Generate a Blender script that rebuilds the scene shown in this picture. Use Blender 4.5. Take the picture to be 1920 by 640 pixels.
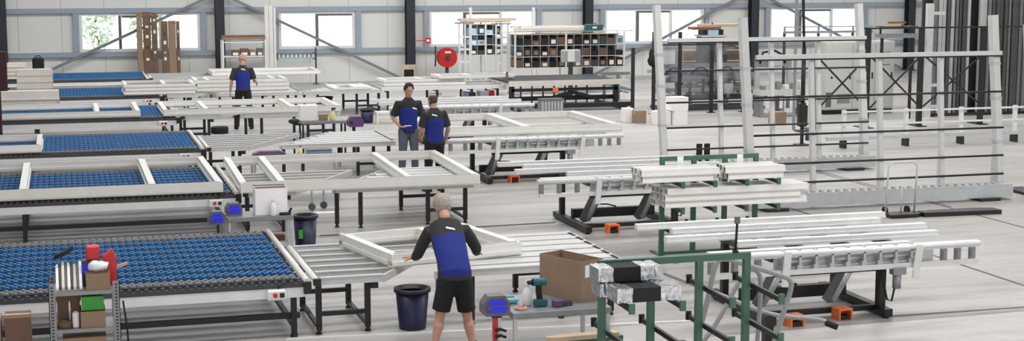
import bpy, bmesh, math, random
from mathutils import Vector, Matrix, noise
random.seed(7)
D = bpy.data
for o in list(D.objects): D.objects.remove(o, do_unlink=True)
SC = bpy.context.scene
COL = SC.collection
V = Vector

# ------------------------------------------------------------------ camera
F = 2850.0; CX = 960.0; CY = 320.0; H = 4.0; HORIZON = -65.0
PITCH = math.atan((CY - HORIZON) / F)
YAW = math.atan(850.0 / math.hypot(F, CY - HORIZON))
FW = V((math.sin(YAW) * math.cos(PITCH), math.cos(YAW) * math.cos(PITCH), -math.sin(PITCH)))
RT = V((math.cos(YAW), -math.sin(YAW), 0))
UP = RT.cross(FW)
EYE = V((0, 0, H))
cam_d = D.cameras.new('camera'); cam = D.objects.new('camera', cam_d); COL.objects.link(cam)
cam_d.sensor_width = 36.0; cam_d.lens = F / 1920 * 36.0; cam_d.clip_end = 400
cam.matrix_world = Matrix(((RT.x, UP.x, -FW.x, 0), (RT.y, UP.y, -FW.y, 0), (RT.z, UP.z, -FW.z, H), (0, 0, 0, 1)))
SC.camera = cam

def at(x, y, z):                     # photo pixel -> point of the plane at height z
    d = FW + RT * ((x - CX) / F) - UP * ((y - CY) / F)
    return EYE + d * ((z - H) / d.z)
def atY(x, y, Y):                    # photo pixel -> point of the plane at distance Y
    d = FW + RT * ((x - CX) / F) - UP * ((y - CY) / F)
    return EYE + d * (Y / d.y)

# ------------------------------------------------------------------ light
SC.view_settings.view_transform = 'Standard'
SC.view_settings.look = 'None'
SC.view_settings.gamma = 1.0
SC.view_settings.use_curve_mapping = False
SC.view_settings.exposure = 0.3
W = D.worlds.new('world'); SC.world = W; W.use_nodes = True
bg = W.node_tree.nodes['Background']
bg.inputs['Color'].default_value = (0.92, 0.955, 1.0, 1)
bg.inputs['Strength'].default_value = 0.95
def sun(strength, rx, rz):
    l = D.lights.new('sun', 'SUN'); l.energy = strength; l.angle = 0.05; l.color = (1, 0.97, 0.92)
    o = D.objects.new('sun', l); COL.objects.link(o); o.rotation_euler = (rx, 0, rz)
sun(5.5, math.radians(38), math.radians(-12))
ROOF_Z = 7.6
STRIPS = [(14.5, 1150), (25.0, 880), (34.5, 1250), (44.5, 1600)]
for yy, pw in STRIPS:                 # added area lamps under the unseen roof, brightening the hall from above
    l = D.lights.new('added_roof_lamp', 'AREA'); l.shape = 'RECTANGLE'
    l.size = 34; l.size_y = 1.6; l.energy = pw; l.color = (0.97, 0.985, 1.0)
    o = D.objects.new('added_roof_lamp', l); COL.objects.link(o); o.location = (13, yy, ROOF_Z - 0.06)

# ------------------------------------------------------------------ materials
def lin(c): 
    c /= 255.0
    return c / 12.92 if c <= 0.04045 else ((c + 0.055) / 1.055) ** 2.4
def rgb(r, g, b): return (lin(r), lin(g), lin(b), 1)
MATS = {}
def mat(name, c, rough=0.5, metal=0.0, var=0.08, scale=6.0, spec=0.5, bump=0.0, stretch=None):
    m = D.materials.new(name); m.use_nodes = True; nt = m.node_tree; p = nt.nodes['Principled BSDF']
    p.inputs['Roughness'].default_value = rough; p.inputs['Metallic'].default_value = metal
    p.inputs['Specular IOR Level'].default_value = spec
    col = rgb(*c)
    tc = nt.nodes.new('ShaderNodeTexCoord'); nz = nt.nodes.new('ShaderNodeTexNoise')
    nz.inputs['Scale'].default_value = scale; nz.inputs['Detail'].default_value = 3
    if stretch:
        mp = nt.nodes.new('ShaderNodeMapping'); mp.inputs['Scale'].default_value = stretch
        nt.links.new(tc.outputs['Object'], mp.inputs['Vector']); nt.links.new(mp.outputs['Vector'], nz.inputs['Vector'])
    else: nt.links.new(tc.outputs['Object'], nz.inputs['Vector'])
    rp = nt.nodes.new('ShaderNodeValToRGB')
    rp.color_ramp.elements[0].position = 0.3; rp.color_ramp.elements[1].position = 0.7
    rp.color_ramp.elements[0].color = tuple(min(1, x * (1 - var)) for x in col[:3]) + (1,)
    rp.color_ramp.elements[1].color = tuple(min(1, x * (1 + var)) for x in col[:3]) + (1,)
    nt.links.new(nz.outputs['Fac'], rp.inputs['Fac']); nt.links.new(rp.outputs['Color'], p.inputs['Base Color'])
    if bump:
        b = nt.nodes.new('ShaderNodeBump'); b.inputs['Strength'].default_value = bump; b.inputs['Distance'].default_value = 0.01
        nt.links.new(nz.outputs['Fac'], b.inputs['Height']); nt.links.new(b.outputs['Normal'], p.inputs['Normal'])
    MATS[name] = m
    return m
M_SLAT = mat('slat_aluminium', (196, 196, 194), 0.45, 0.1, 0.05)
M_WHITE = mat('white_profile', (226, 223, 218), 0.38, 0, 0.03)
M_RACKW = mat('rack_grey_white', (206, 205, 203), 0.45, 0.05, 0.04)
M_OFFW = mat('off_white_profile', (212, 205, 196), 0.5, 0, 0.05)
M_ALU = mat('aluminium', (190, 192, 193), 0.42, 0.35, 0.06)
M_ALUL = mat('pale_aluminium', (222, 222, 221), 0.4, 0.1, 0.05)
M_ALUD = mat('dull_aluminium', (140, 142, 145), 0.45, 0.4, 0.08)
M_BLACK = mat('black_steel', (28, 28, 30), 0.45, 0.1, 0.15)
M_RUBBER = mat('black_rubber', (18, 18, 19), 0.75, 0, 0.2)
M_DKGREY = mat('dark_grey_steel', (66, 66, 68), 0.5, 0.2, 0.1)
M_TUBE = mat('grey_tube_paint', (150, 150, 153), 0.45, 0.1, 0.05)
M_GREY = mat('grey_plastic', (96, 95, 97), 0.5, 0, 0.1)
M_BLUE = mat('blue_wheel', (10, 98, 158), 0.4, 0, 0.12, 3.0)
M_GWHEEL = mat('grey_wheel', (120, 124, 130), 0.45, 0, 0.12)
M_COLUMN = mat('anthracite_paint', (33, 38, 46), 0.5, 0, 0.06)
M_GIRT = mat('blue_grey_paint', (150, 159, 172), 0.5, 0, 0.04)
M_BRACE = mat('grey_brace_paint', (120, 124, 130), 0.5, 0, 0.05)
M_GREEN = mat('green_paint', (62, 100, 82), 0.5, 0, 0.08)
M_ORANGE = mat('orange_paint', (236, 122, 62), 0.5, 0, 0.06)
M_RED = mat('red_paint', (196, 34, 40), 0.45, 0, 0.06)
M_DKRED = mat('dark_red_paint', (58, 14, 18), 0.5, 0, 0.1)
M_CARD = mat('cardboard', (146, 122, 101), 0.85, 0, 0.07, 4)
M_CARDD = mat('brown_cardboard', (112, 88, 71), 0.85, 0, 0.1, 4)
M_WOOD = mat('pale_wood', (198, 176, 150), 0.7, 0, 0.14, 5, stretch=(1, 8, 8))
M_WOODD = mat('brown_wood', (138, 96, 68), 0.7, 0, 0.15, 5)
M_PAPER = mat('white_card', (240, 236, 234), 0.7, 0, 0.02)
M_LABEL = mat('paper_label', (240, 228, 214), 0.8, 0, 0.02)
M_NAVY = mat('navy_plastic', (22, 24, 62), 0.4, 0, 0.1)
M_BLUEBR = mat('bright_blue_plastic', (42, 46, 235), 0.45, 0, 0.05)
M_PURPLE = mat('purple_plastic', (98, 66, 112), 0.5, 0, 0.1)
M_MAGENTA = mat('magenta_plastic', (150, 40, 120), 0.5, 0, 0.1)
M_TEAL = mat('teal_plastic', (30, 92, 100), 0.45, 0, 0.06)
M_TEALL = mat('pale_teal_plastic', (130, 190, 196), 0.4, 0, 0.06)
M_YELLOW = mat('pale_yellow_plastic', (232, 220, 150), 0.5, 0, 0.05)
M_GREENBR = mat('bright_green_card', (62, 150, 56), 0.6, 0, 0.08)
M_MACH = mat('machine_grey', (172, 174, 172), 0.5, 0.05, 0.05)
M_CABINET = mat('cabinet_grey', (196, 196, 190), 0.55, 0, 0.03)
M_BLUEGREY = mat('blue_grey_sheet', (130, 150, 170), 0.4, 0.1, 0.1)
M_SKYBLUE = mat('pale_blue_plastic', (176, 208, 230), 0.4, 0, 0.08)
M_DARKPROF = mat('dark_grey_profile', (72, 74, 73), 0.45, 0.3, 0.12)
M_MIDPROF = mat('mid_grey_profile', (112, 114, 112), 0.45, 0.3, 0.1)
M_PLASTICW = mat('clear_white_plastic', (225, 226, 228), 0.3, 0, 0.03)
M_DARKCARD = mat('dark_bin_card', (40, 33, 29), 0.8, 0, 0.2)
M_SKIN = mat('skin', (186, 138, 118), 0.5, 0, 0.06, 12)
M_CHAR = mat('charcoal_cloth', (43, 41, 42), 0.85, 0, 0.1, 30)
M_BLKCLOTH = mat('black_cloth', (24, 24, 28), 0.9, 0, 0.15, 30)
M_NAVYCL = mat('royal_blue_cloth', (20, 36, 120), 0.85, 0, 0.08, 30)
M_JEANS = mat('grey_denim', (92, 98, 108), 0.85, 0, 0.12, 30)
M_HAIRG = mat('grey_hair', (160, 148, 138), 0.8, 0, 0.25, 60, bump=0.5)
M_HAIRD = mat('dark_hair', (32, 28, 28), 0.7, 0, 0.2, 60, bump=0.4)
M_HAIRB = mat('brown_grey_hair', (74, 62, 56), 0.8, 0, 0.2, 60)
M_HAIRF = mat('fair_hair', (178, 146, 120), 0.8, 0, 0.2, 60)
M_LEAF = mat('leaves', (216, 238, 214), 0.7, 0, 0.3, 3)
M_BARK = mat('bark', (120, 105, 90), 0.8)
M_CONC = mat('outdoor_concrete', (214, 214, 210), 0.8, 0, 0.04, 1)

def nodes_of(m): return m.node_tree.nodes, m.node_tree.links
# foil: crinkled silver wrap
m = mat('foil_wrap', (190, 192, 196), 0.28, 0.8, 0.35, 26, bump=1.0); M_FOIL = m
# concrete floor: pale, polished, with long stains
def floor_mat():
    m = D.materials.new('polished_concrete'); m.use_nodes = True; N, L = nodes_of(m); p = N['Principled BSDF']
    tc = N.new('ShaderNodeTexCoord')
    def noise_(scale, st, det=4):
        mp = N.new('ShaderNodeMapping'); mp.inputs['Scale'].default_value = st
        n = N.new('ShaderNodeTexNoise'); n.inputs['Scale'].default_value = scale; n.inputs['Detail'].default_value = det
        L.new(tc.outputs['Object'], mp.inputs['Vector']); L.new(mp.outputs['Vector'], n.inputs['Vector']); return n
    a = noise_(0.5, (0.45, 1.6, 1)); b = noise_(2.4, (0.35, 2.2, 1), 5); c = noise_(9, (0.6, 1, 1), 3)
    r1 = N.new('ShaderNodeValToRGB'); r1.color_ramp.elements[0].position = 0.3; r1.color_ramp.elements[1].position = 0.66
    r1.color_ramp.elements[0].color = rgb(166, 160, 156); r1.color_ramp.elements[1].color = rgb(190, 186, 183)
    r2 = N.new('ShaderNodeValToRGB'); r2.color_ramp.elements[0].position = 0.28; r2.color_ramp.elements[1].position = 0.5
    r2.color_ramp.elements[0].color = (0.79, 0.78, 0.77, 1); r2.color_ramp.elements[1].color = (1, 1, 1, 1)
    r3 = N.new('ShaderNodeValToRGB'); r3.color_ramp.elements[0].position = 0.35; r3.color_ramp.elements[1].position = 0.6
    r3.color_ramp.elements[0].color = (0.93, 0.93, 0.93, 1); r3.color_ramp.elements[1].color = (1, 1, 1, 1)
    L.new(a.outputs['Fac'], r1.inputs['Fac']); L.new(b.outputs['Fac'], r2.inputs['Fac']); L.new(c.outputs['Fac'], r3.inputs['Fac'])
    x1 = N.new('ShaderNodeMixRGB'); x1.blend_type = 'MULTIPLY'; x1.inputs['Fac'].default_value = 1
    x2 = N.new('ShaderNodeMixRGB'); x2.blend_type = 'MULTIPLY'; x2.inputs['Fac'].default_value = 1
    L.new(r1.outputs['Color'], x1.inputs['Color1']); L.new(r2.outputs['Color'], x1.inputs['Color2'])
    L.new(x1.outputs['Color'], x2.inputs['Color1']); L.new(r3.outputs['Color'], x2.inputs['Color2'])
    L.new(x2.outputs['Color'], p.inputs['Base Color'])
    p.inputs['Roughness'].default_value = 0.42; p.inputs['Specular IOR Level'].default_value = 0.35
    return m
M_FLOOR = floor_mat()
def panel_mat():
    m = D.materials.new('wall_panels'); m.use_nodes = True; N, L = nodes_of(m); p = N['Principled BSDF']
    tc = N.new('ShaderNodeTexCoord'); sx = N.new('ShaderNodeSeparateXYZ'); L.new(tc.outputs['Object'], sx.inputs['Vector'])
    dv = N.new('ShaderNodeMath'); dv.operation = 'DIVIDE'; dv.inputs[1].default_value = 1.36; L.new(sx.outputs['X'], dv.inputs[0])
    fr = N.new('ShaderNodeMath'); fr.operation = 'FRACT'; L.new(dv.outputs[0], fr.inputs[0])
    lt = N.new('ShaderNodeMath'); lt.operation = 'LESS_THAN'; lt.inputs[1].default_value = 0.022; L.new(fr.outputs[0], lt.inputs[0])
    mx = N.new('ShaderNodeMixRGB'); mx.inputs['Color1'].default_value = rgb(218, 217, 212); mx.inputs['Color2'].default_value = rgb(186, 187, 188)
    L.new(lt.outputs[0], mx.inputs['Fac']); L.new(mx.outputs['Color'], p.inputs['Base Color'])
    p.inputs['Roughness'].default_value = 0.55
    return m
M_PANEL = panel_mat()
def glass_mat(name, tint, mixf):
    m = D.materials.new(name); m.use_nodes = True; N, L = nodes_of(m); N.remove(N['Principled BSDF'])
    t = N.new('ShaderNodeBsdfTransparent'); t.inputs['Color'].default_value = tint
    g = N.new('ShaderNodeBsdfGlossy'); g.inputs['Roughness'].default_value = 0.08
    x = N.new('ShaderNodeMixShader'); x.inputs['Fac'].default_value = mixf
    L.new(t.outputs[0], x.inputs[1]); L.new(g.outputs[0], x.inputs[2]); L.new(x.outputs[0], N['Material Output'].inputs['Surface'])
    return m
M_GLASS = glass_mat('window_glass', (0.97, 1, 0.99, 1), 0.05)
M_CLEAR = glass_mat('guard_panel', (0.88, 0.9, 0.92, 1), 0.10)
def corr_mat():
    m = mat('corrugated_cladding', (238, 240, 240), 0.5); return m
M_CORR = corr_mat()

# ------------------------------------------------------------------ mesh builder
class MB:
    def __init__(s): s.v = []; s.f = []; s.m = []; s.sm = []; s.mi = 0
    def add(s, vs, fs, smooth=False):
        k = len(s.v); s.v += [tuple(p) for p in vs]
        for f in fs: s.f.append([k + i for i in f]); s.m.append(s.mi); s.sm.append(smooth)
        return s
    def box(s, x0, x1, y0, y1, z0, z1):
        vs = [(x0, y0, z0), (x1, y0, z0), (x1, y1, z0), (x0, y1, z0), (x0, y0, z1), (x1, y0, z1), (x1, y1, z1), (x0, y1, z1)]
        return s.add(vs, [(0, 3, 2, 1), (4, 5, 6, 7), (0, 1, 5, 4), (1, 2, 6, 5), (2, 3, 7, 6), (3, 0, 4, 7)])
    def cbox(s, x, y, z, sx, sy, sz): return s.box(x - sx / 2, x + sx / 2, y - sy / 2, y + sy / 2, z, z + sz)
    def bev(s, x0, x1, y0, y1, z0, z1, b):           # box with chamfered vertical and top edges
        def ring(i, z):
            return [(x0 + i + b, y0 + i, z), (x1 - i - b, y0 + i, z), (x1 - i, y0 + i + b, z), (x1 - i, y1 - i - b, z),
                    (x1 - i - b, y1 - i, z), (x0 + i + b, y1 - i, z), (x0 + i, y1 - i - b, z), (x0 + i, y0 + i + b, z)]
        return s.loft([ring(b, z0), ring(0, z0 + b), ring(0, z1 - b), ring(b, z1)])
    def loft(s, rings, smooth=False, close=True):
        n = len(rings[0]); vs = [p for r in rings for p in r]; fs = []
        for i in range(len(rings) - 1):
            for j in range(n):
                a = i * n + j; b = i * n + (j + 1) % n
                fs.append((a, b, b + n, a + n))
        s.add(vs, fs, smooth)
        if close:
            k = len(s.v) - len(vs)
            s.f.append([k + j for j in reversed(range(n))]); s.m.append(s.mi); s.sm.append(False)
            s.f.append([k + (len(rings) - 1) * n + j for j in range(n)]); s.m.append(s.mi); s.sm.append(False)
        return s
    def beam(s, p, q, w, h, up=(0, 0, 1)):           # rectangular bar, w sideways, h along up
        p = V(p); q = V(q); t = (q - p).normalized(); u = V(up)
        if abs(t.dot(u)) > 0.98: u = V((0, 1, 0))
        a = t.cross(u).normalized(); b = a.cross(t)
        r = lambda c: [c - a * w / 2 - b * h / 2, c + a * w / 2 - b * h / 2, c + a * w / 2 + b * h / 2, c - a * w / 2 + b * h / 2]
        return s.loft([r(p), r(q)])
    def tube(s, pts, r, n=8, smooth=True):
        pts = [V(p) for p in pts]; rings = []; prev = None
        for i, c in enumerate(pts):
            t = (pts[min(i + 1, len(pts) - 1)] - pts[max(i - 1, 0)]).normalized()
            if prev is None: a = t.cross(V((0, 0, 1)) if abs(t.z) < 0.9 else V((1, 0, 0))).normalized()
            else: a = (prev - t * prev.dot(t)).normalized()
            prev = a; b = t.cross(a); rr = r[i] if isinstance(r, (list, tuple)) else r
            rings.append([c + a * rr * math.cos(2 * math.pi * k / n) + b * rr * math.sin(2 * math.pi * k / n) for k in range(n)])
        return s.loft(rings, smooth)
    def cyl(s, p, q, r, n=12, r2=None): return s.tube([p, q], [r, r if r2 is None else r2], n)
    def lathe(s, c, prof, n=20, smooth=True):
        c = V(c)
        return s.loft([[c + V((r * math.cos(2 * math.pi * k / n), r * math.sin(2 * math.pi * k / n), z)) for k in range(n)] for r, z in prof], smooth)
    def prism(s, poly, z0, z1):
        return s.loft([[(x, y, z0) for x, y in poly], [(x, y, z1) for x, y in poly]])
    def ball(s, c, rx, ry, rz, n=12, m_=8):
        c = V(c); rings = []
        for i in range(1, m_):
            a = math.pi * i / m_ - math.pi / 2
            rings.append([c + V((rx * math.cos(a) * math.cos(2 * math.pi * k / n), ry * math.cos(a) * math.sin(2 * math.pi * k / n), rz * math.sin(a))) for k in range(n)])
        return s.loft(rings, True)
    def mesh(s, name, mats):
        me = D.meshes.new(name); me.from_pydata(s.v, [], s.f)
        mats = mats if isinstance(mats, (list, tuple)) else [mats]
        for m in mats: me.materials.append(m)
        me.polygons.foreach_set('material_index', s.m); me.polygons.foreach_set('use_smooth', s.sm)
        bm = bmesh.new(); bm.from_mesh(me); bmesh.ops.recalc_face_normals(bm, faces=bm.faces); bm.to_mesh(me); bm.free()
        return me
    def build(s, name, mats, parent=None, loc=(0, 0, 0), rz=0):
        o = D.objects.new(name, s.mesh(name, mats)); COL.objects.link(o); o.location = loc; o.rotation_euler = (0, 0, rz)
        if parent: o.parent = parent
        return o

def tag(o, label=None, cat=None, group=None, kind=None):
    if label: o['label'] = label
    if cat: o['category'] = cat
    if group: o['group'] = group
    if kind: o['kind'] = kind
    return o
def thing(name, label, cat, loc=(0, 0, 0), rz=0, group=None):
    o = D.objects.new(name, None); COL.objects.link(o); o.location = loc; o.rotation_euler = (0, 0, rz)
    o.empty_display_size = 0.1
    return tag(o, label, cat, group)
def struct(o): o['kind'] = 'structure'; return o
def copy_tree(o, parent=None):
    c = o.copy(); COL.objects.link(c)
    if parent: c.parent = parent
    for ch in list(o.children): copy_tree(ch, c)
    return c
def again(o, label, loc=None, rz=None, group=None):
    c = copy_tree(o); c['label'] = label
    if loc is not None: c.location = loc
    if rz is not None: c.rotation_euler = (0, 0, rz)
    if group: c['group'] = group
    return c

# ------------------------------------------------------------------ setting
struct(MB().box(-14, 46, -12, 52.2, -0.2, 0).build('floor', M_FLOOR))
struct(MB().box(-9.3, -9, -12, 52.1, 0, ROOF_Z).build('wall_left', M_CABINET))
struct(MB().box(-14, 46, 5, 53, ROOF_Z, ROOF_Z + 0.2).build('ceiling', M_CABINET))
for i, (yy, pw) in enumerate(STRIPS):
    struct(MB().box(-4, 30, yy - 0.85, yy + 0.85, ROOF_Z - 0.04, ROOF_Z).build('window_%d' % (i + 11), M_PAPER))  # unseen rooflight panels, added to go with the lamp strips
WY = 52.0
ZL, ZT = 1.16, 2.44
WINS = [(0.56, 4.49), (7.10, 9.76), (12.36, 16.30), (18.89, 22.81), (25.45, 29.36)]
b = MB()
b.box(-14, 46, WY + 0.16, WY + 0.3, 0, ZL); b.box(-14, 46, WY + 0.16, WY + 0.3, ZT, ROOF_Z)
e = [-14] + [x for w in WINS for x in w] + [46]
for i in range(0, len(e), 2): b.box(e[i], e[i + 1], WY + 0.16, WY + 0.3, ZL, ZT)
struct(b.build('wall_back', M_PANEL))
for i, (x0, x1) in enumerate(WINS):
    fr = MB()
    fr.box(x0, x1, WY + 0.1, WY + 0.26, ZL, ZL + 0.09); fr.box(x0, x1, WY + 0.1, WY + 0.26, ZT - 0.09, ZT)
    fr.box(x0, x0 + 0.1, WY + 0.1, WY + 0.26, ZL + 0.09, ZT - 0.09); fr.box(x1 - 0.1, x1, WY + 0.1, WY + 0.26, ZL + 0.09, ZT - 0.09)
    w = struct(fr.build('window_%d' % (i + 1), M_WHITE))
    mids = [x0 + (x1 - x0) / 3, x0 + 2 * (x1 - x0) / 3] if x1 - x0 > 3 else [x0 + (x1 - x0) / 2]
    for j, xm in enumerate(mids):
        MB().box(xm - 0.045, xm + 0.045, WY + 0.12, WY + 0.25, ZL + 0.09, ZT - 0.09).build('mullion', M_GREY if j == 0 else M_WHITE, w)
    sx0 = mids[0] + 0.06; sx1 = mids[1] - 0.06 if len(mids) > 1 else x1 - 0.12
    sash = MB(); sash.box(sx0, sx1, WY + 0.13, WY + 0.23, ZT - 0.16, ZT - 0.09)
    sash.build('sash', M_GREY, w)
    MB().box(x0 + 0.1, x1 - 0.1, WY + 0.19, WY + 0.2, ZL + 0.09, ZT - 0.09).build('pane', M_GLASS, w)
COLX = [-1.84, 5.1, 11.63, 18.17, 24.68, 31.24]
for x in COLX:                        # H-section steel columns
    c = MB(); c.box(x - 0.15, x + 0.15, WY - 0.32, WY - 0.3, 0, ROOF_Z); c.box(x - 0.15, x + 0.15, WY - 0.02, WY, 0, ROOF_Z)
    c.box(x - 0.01, x + 0.01, WY - 0.3, WY - 0.02, 0, ROOF_Z); c.box(x - 0.2, x + 0.2, WY - 0.4, WY + 0.05, 0, 0.03)
    struct(c.build('column', M_COLUMN))
tn = [0]
def trim(b, m):
    tn[0] += 1; return struct(b.build('trim_%d' % tn[0], m))
for za, zb in ((2.44, 2.60), (1.0, 1.16), (5.0, 5.16)):
    for i in range(-1, len(COLX)):
        xa = COLX[i] + 0.16 if i >= 0 else -14; xb = COLX[i + 1] - 0.16 if i + 1 < len(COLX) else 46
        g = MB(); g.box(xa, xb, WY + 0.02, WY + 0.16, za, za + 0.025); g.box(xa, xb, WY + 0.02, WY + 0.16, zb - 0.025, zb)
        g.box(xa, xb, WY + 0.02, WY + 0.05, za + 0.025, zb - 0.025)
        trim(g, M_GIRT)
for x0, x1 in WINS:                   # trimmer posts beside each window
    for xx in (x0 - 0.09, x1 + 0.09):
        g = MB(); g.box(xx - 0.09, xx + 0.09, WY + 0.03, WY + 0.06, 1.165, 2.435); g.box(xx - 0.02, xx + 0.02, WY + 0.065, WY + 0.155, 1.165, 2.435)
        trim(g, M_GIRT)
def brace(xa, za, xb, zb):
    trim(MB().beam((xa, WY - 0.1, za), (xb, WY - 0.1, zb), 0.07, 0.09), M_BRACE)
brace(4.85, 2.98, -1.6, 0.05); brace(5.35, 2.98, 11.4, 0.05)
brace(24.45, 2.98, 18.4, 0.05); brace(24.9, 2.98, 31.0, 0.05)
brace(4.85, 3.1, 2.0, 5.4); brace(5.35, 3.1, 8.4, 5.4)
# floor joints and cable covers (laid on the slab)
def floor_line(xa, ya, xb, yb, w, m, h=0.004): trim(MB().beam((xa, ya, h / 2), (xb, yb, h / 2), w, h), m)
p = at(1790, 493, 0); floor_line(p.x, p.y + 8, p.x, 9, 0.035, M_DKGREY)
p = at(1827, 404, 0); floor_line(p.x, p.y + 6, p.x + 0.1, 15, 0.03, M_DKGREY)
p = at(1565, 329, 0); floor_line(p.x, p.y + 2, p.x, p.y - 4, 0.03, M_GREY)
p = at(1050, 560, 0)
floor_line(2.2, 16.02, 6.8, 15.55, 0.05, M_ALUL, 0.015)
p = at(600, 443, 0); q = at(1040, 418, 0); floor_line(p.x, p.y, q.x, q.y, 0.05, M_GREY, 0.012)
floor_line(-3, 26.6, 2.2, 26.6, 0.06, M_GREY, 0.012)
floor_line(8.9, 15.15, 11.6, 15.1, 0.05, M_GREY, 0.006)
floor_line(6.6, 14.9, 11.2, 15.0, 0.10, M_ALUD, 0.003)
# outside
struct(MB().box(-60, 120, 52.4, 140, -0.3, -0.05).build('trim_outdoor_ground', M_CONC))
b = MB()
pts = []
x = 3.5
while x < 48:
    pts += [(x, 66.0), (x + 0.14, 66.0), (x + 0.18, 65.93), (x + 0.32, 65.93)]; x += 0.36
k = len(pts); vs = [(a, c, -0.05) for a, c in pts] + [(a, c, 4.5) for a, c in pts]
b.add(vs, [(i, i + 1, i + 1 + k, i + k) for i in range(k - 1)]); b.box(3.5, 48, 66.05, 66.4, -0.05, 4.5)
tag(b.build('corrugated_building', M_CORR), 'pale corrugated building seen outside through the windows', 'building')
def tree(x, y, h, r, label):
    t = thing('tree', label, 'tree', (x, y, -0.05), 0)
    MB().tube([(0, 0, 0), (0.05, 0, h * 0.4), (0, 0.1, h * 0.75)], [0.13, 0.1, 0.04], 8).build('trunk', M_BARK, t)
    b = MB()
    for i in range(1100):
        a = random.uniform(0, 6.28); u = random.uniform(-1, 1); q = random.random() ** 0.4
        c = V((math.cos(a) * math.sqrt(1 - u * u) * r * q, math.sin(a) * math.sqrt(1 - u * u) * r * q, h * 0.58 + u * h * 0.45 * q))
        d1 = V((random.uniform(-1, 1), random.uniform(-1, 1), random.uniform(-1, 1))).normalized() * 0.12
        d2 = d1.cross(V((random.uniform(-1, 1), random.uniform(-1, 1), random.uniform(-1, 1)))).normalized() * 0.08
        b.add([c - d1, c + d2, c + d1, c - d2], [(0, 1, 2, 3)])
    b.build('foliage', M_LEAF, t)
tree(1.3, 62, 4.5, 0.8, 'pale green tree outside, nearest the left edge of the left window')
tree(3.3, 64, 4.2, 0.75, 'pale green tree outside, right of the mullion side of the left window')

# ------------------------------------------------------------------ roller conveyor tables
def wheel_rail_mesh(L):
    b = MB(); b.mi = 1
    b.box(0, L, -0.103, -0.097, -0.05, -0.02); b.box(0, L, 0.097, 0.103, -0.05, -0.02); b.box(0, L, -0.035, -0.031, -0.05, -0.03)
    b.mi = 0
    n = int(L / 0.085)
    for row in (0, 1, 2):
        y = -0.066 + row * 0.066
        for i in range(n):
            x = 0.06 + i * 0.085 + (0.042 if row == 1 else 0)
            if x > L - 0.05: continue
            b.cyl((x, y - 0.027, -0.036), (x, y + 0.027, -0.036), 0.036, 8)
    return b
RL = 4.72
ME_BLUE = wheel_rail_mesh(RL).mesh('wheel_rail', [M_BLUE, M_DKGREY])
ME_GREY = ME_BLUE.copy(); ME_GREY.materials[0] = M_GWHEEL
RX0, RX1, RD, TZ = -2.36, 2.42, 3.25, 0.65
def roller_table(Y, label):
    t = thing('roller_table', label, 'roller table', (RX0, Y, 0), 0, 'roller tables at the left of the assembly lines')
    L = RX1 - RX0
    for nm, y in (('side_rail', 0.03), ('side_rail', RD - 0.03)):
        b = MB(); b.box(0, L, y - 0.03, y + 0.03, TZ - 0.09, TZ - 0.045)
        for i in range(int(L / 0.085)): b.cyl((0.05 + i * 0.085, y - 0.022, TZ - 0.045), (0.05 + i * 0.085, y + 0.022, TZ - 0.045), 0.03, 6)
        b.build(nm, M_DKGREY, t)
        MB().box(0, L, y - 0.025, y + 0.025, TZ - 0.2, TZ - 0.092).build('apron', M_ALUL, t)
    for i in range(10):
        me = ME_GREY if i in (0, 9) else ME_BLUE
        o = D.objects.new('wheel_rail', me); COL.objects.link(o); o.parent = t
        o.location = (0.03, 0.22 + i * (RD - 0.44) / 9, TZ)
    for x in (0.3, 1.75, L - 0.12):
        for y in (0.07, RD - 0.07):
            b = MB(); b.box(x - 0.03, x + 0.03, y - 0.03, y + 0.03, 0.02, TZ - 0.2); b.cyl((x, y, 0), (x, y, 0.03), 0.04, 10); b.build('leg', M_BLACK, t)
        b = MB(); b.box(x - 0.025, x + 0.025, 0.1, RD - 0.1, 0.1, 0.15); b.box(x - 0.025, x + 0.025, 0.1, RD - 0.1, TZ - 0.24, TZ - 0.2); b.build('cross_beam', M_BLACK, t)
    MB().box(0.05, L - 0.05, 0.09, 0.15, 0.2, 0.26).build('lower_beam', M_BLACK, t)
    MB().box(0.05, L - 0.05, RD - 0.15, RD - 0.09, 0.2, 0.26).build('lower_beam', M_BLACK, t)
    MB().box(0.05, L - 0.05, 1.3, 1.33, 0.36, 0.39).build('tie_rod', M_BLACK, t)
    et = MB().tube([(L + 0.02, 0, TZ - 0.03), (L + 0.02, RD, TZ - 0.03)], 0.034, 10).build('end_tube', M_WHITE, t)
    MB().box(L - 0.02, L + 0.06, -0.05, 0.03, TZ - 0.16, TZ - 0.03).build('corner_block', M_BLACK, t)
    cb = MB().bev(L - 0.42, L - 0.22, -0.1, -0.005, TZ - 0.2, TZ - 0.09, 0.012).build('control_box', M_PLASTICW, t)
    MB().cyl((L - 0.34, -0.105, TZ - 0.14), (L - 0.34, -0.14, TZ - 0.14), 0.025, 10).build('switch_knob', M_RED, cb)
    MB().box(L - 0.29, L - 0.24, -0.106, -0.1, TZ - 0.17, TZ - 0.12).build('switch_plate', M_BLACK, cb)
    b = MB().tube([(L - 0.3, -0.03, TZ - 0.09), (L - 0.26, 0.0, TZ - 0.05), (L - 0.15, 0.02, TZ - 0.04), (L - 0.08, 0.02, TZ - 0.1)], 0.008, 6)
    b.build('cable', M_RUBBER, t)
    return t
ROWS = [16.05, 22.65, 28.45, 34.6, 40.5, 46.75]
rt = roller_table(ROWS[0], 'blue wheel roller table nearest the camera, behind the crowded metal shelf')
for Y, lb in zip(ROWS[1:], ['roller table under the two big white frames, second row from the front',
                            'bare blue roller table with one short frame at its left end',
                            'roller table carrying a long white frame with only a patch of blue wheels showing',
                            'far roller table whose right end carries a stack of white frames',
                            'roller table nearest the back wall windows']):
    again(rt, lb, (RX0, Y, 0))

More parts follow.
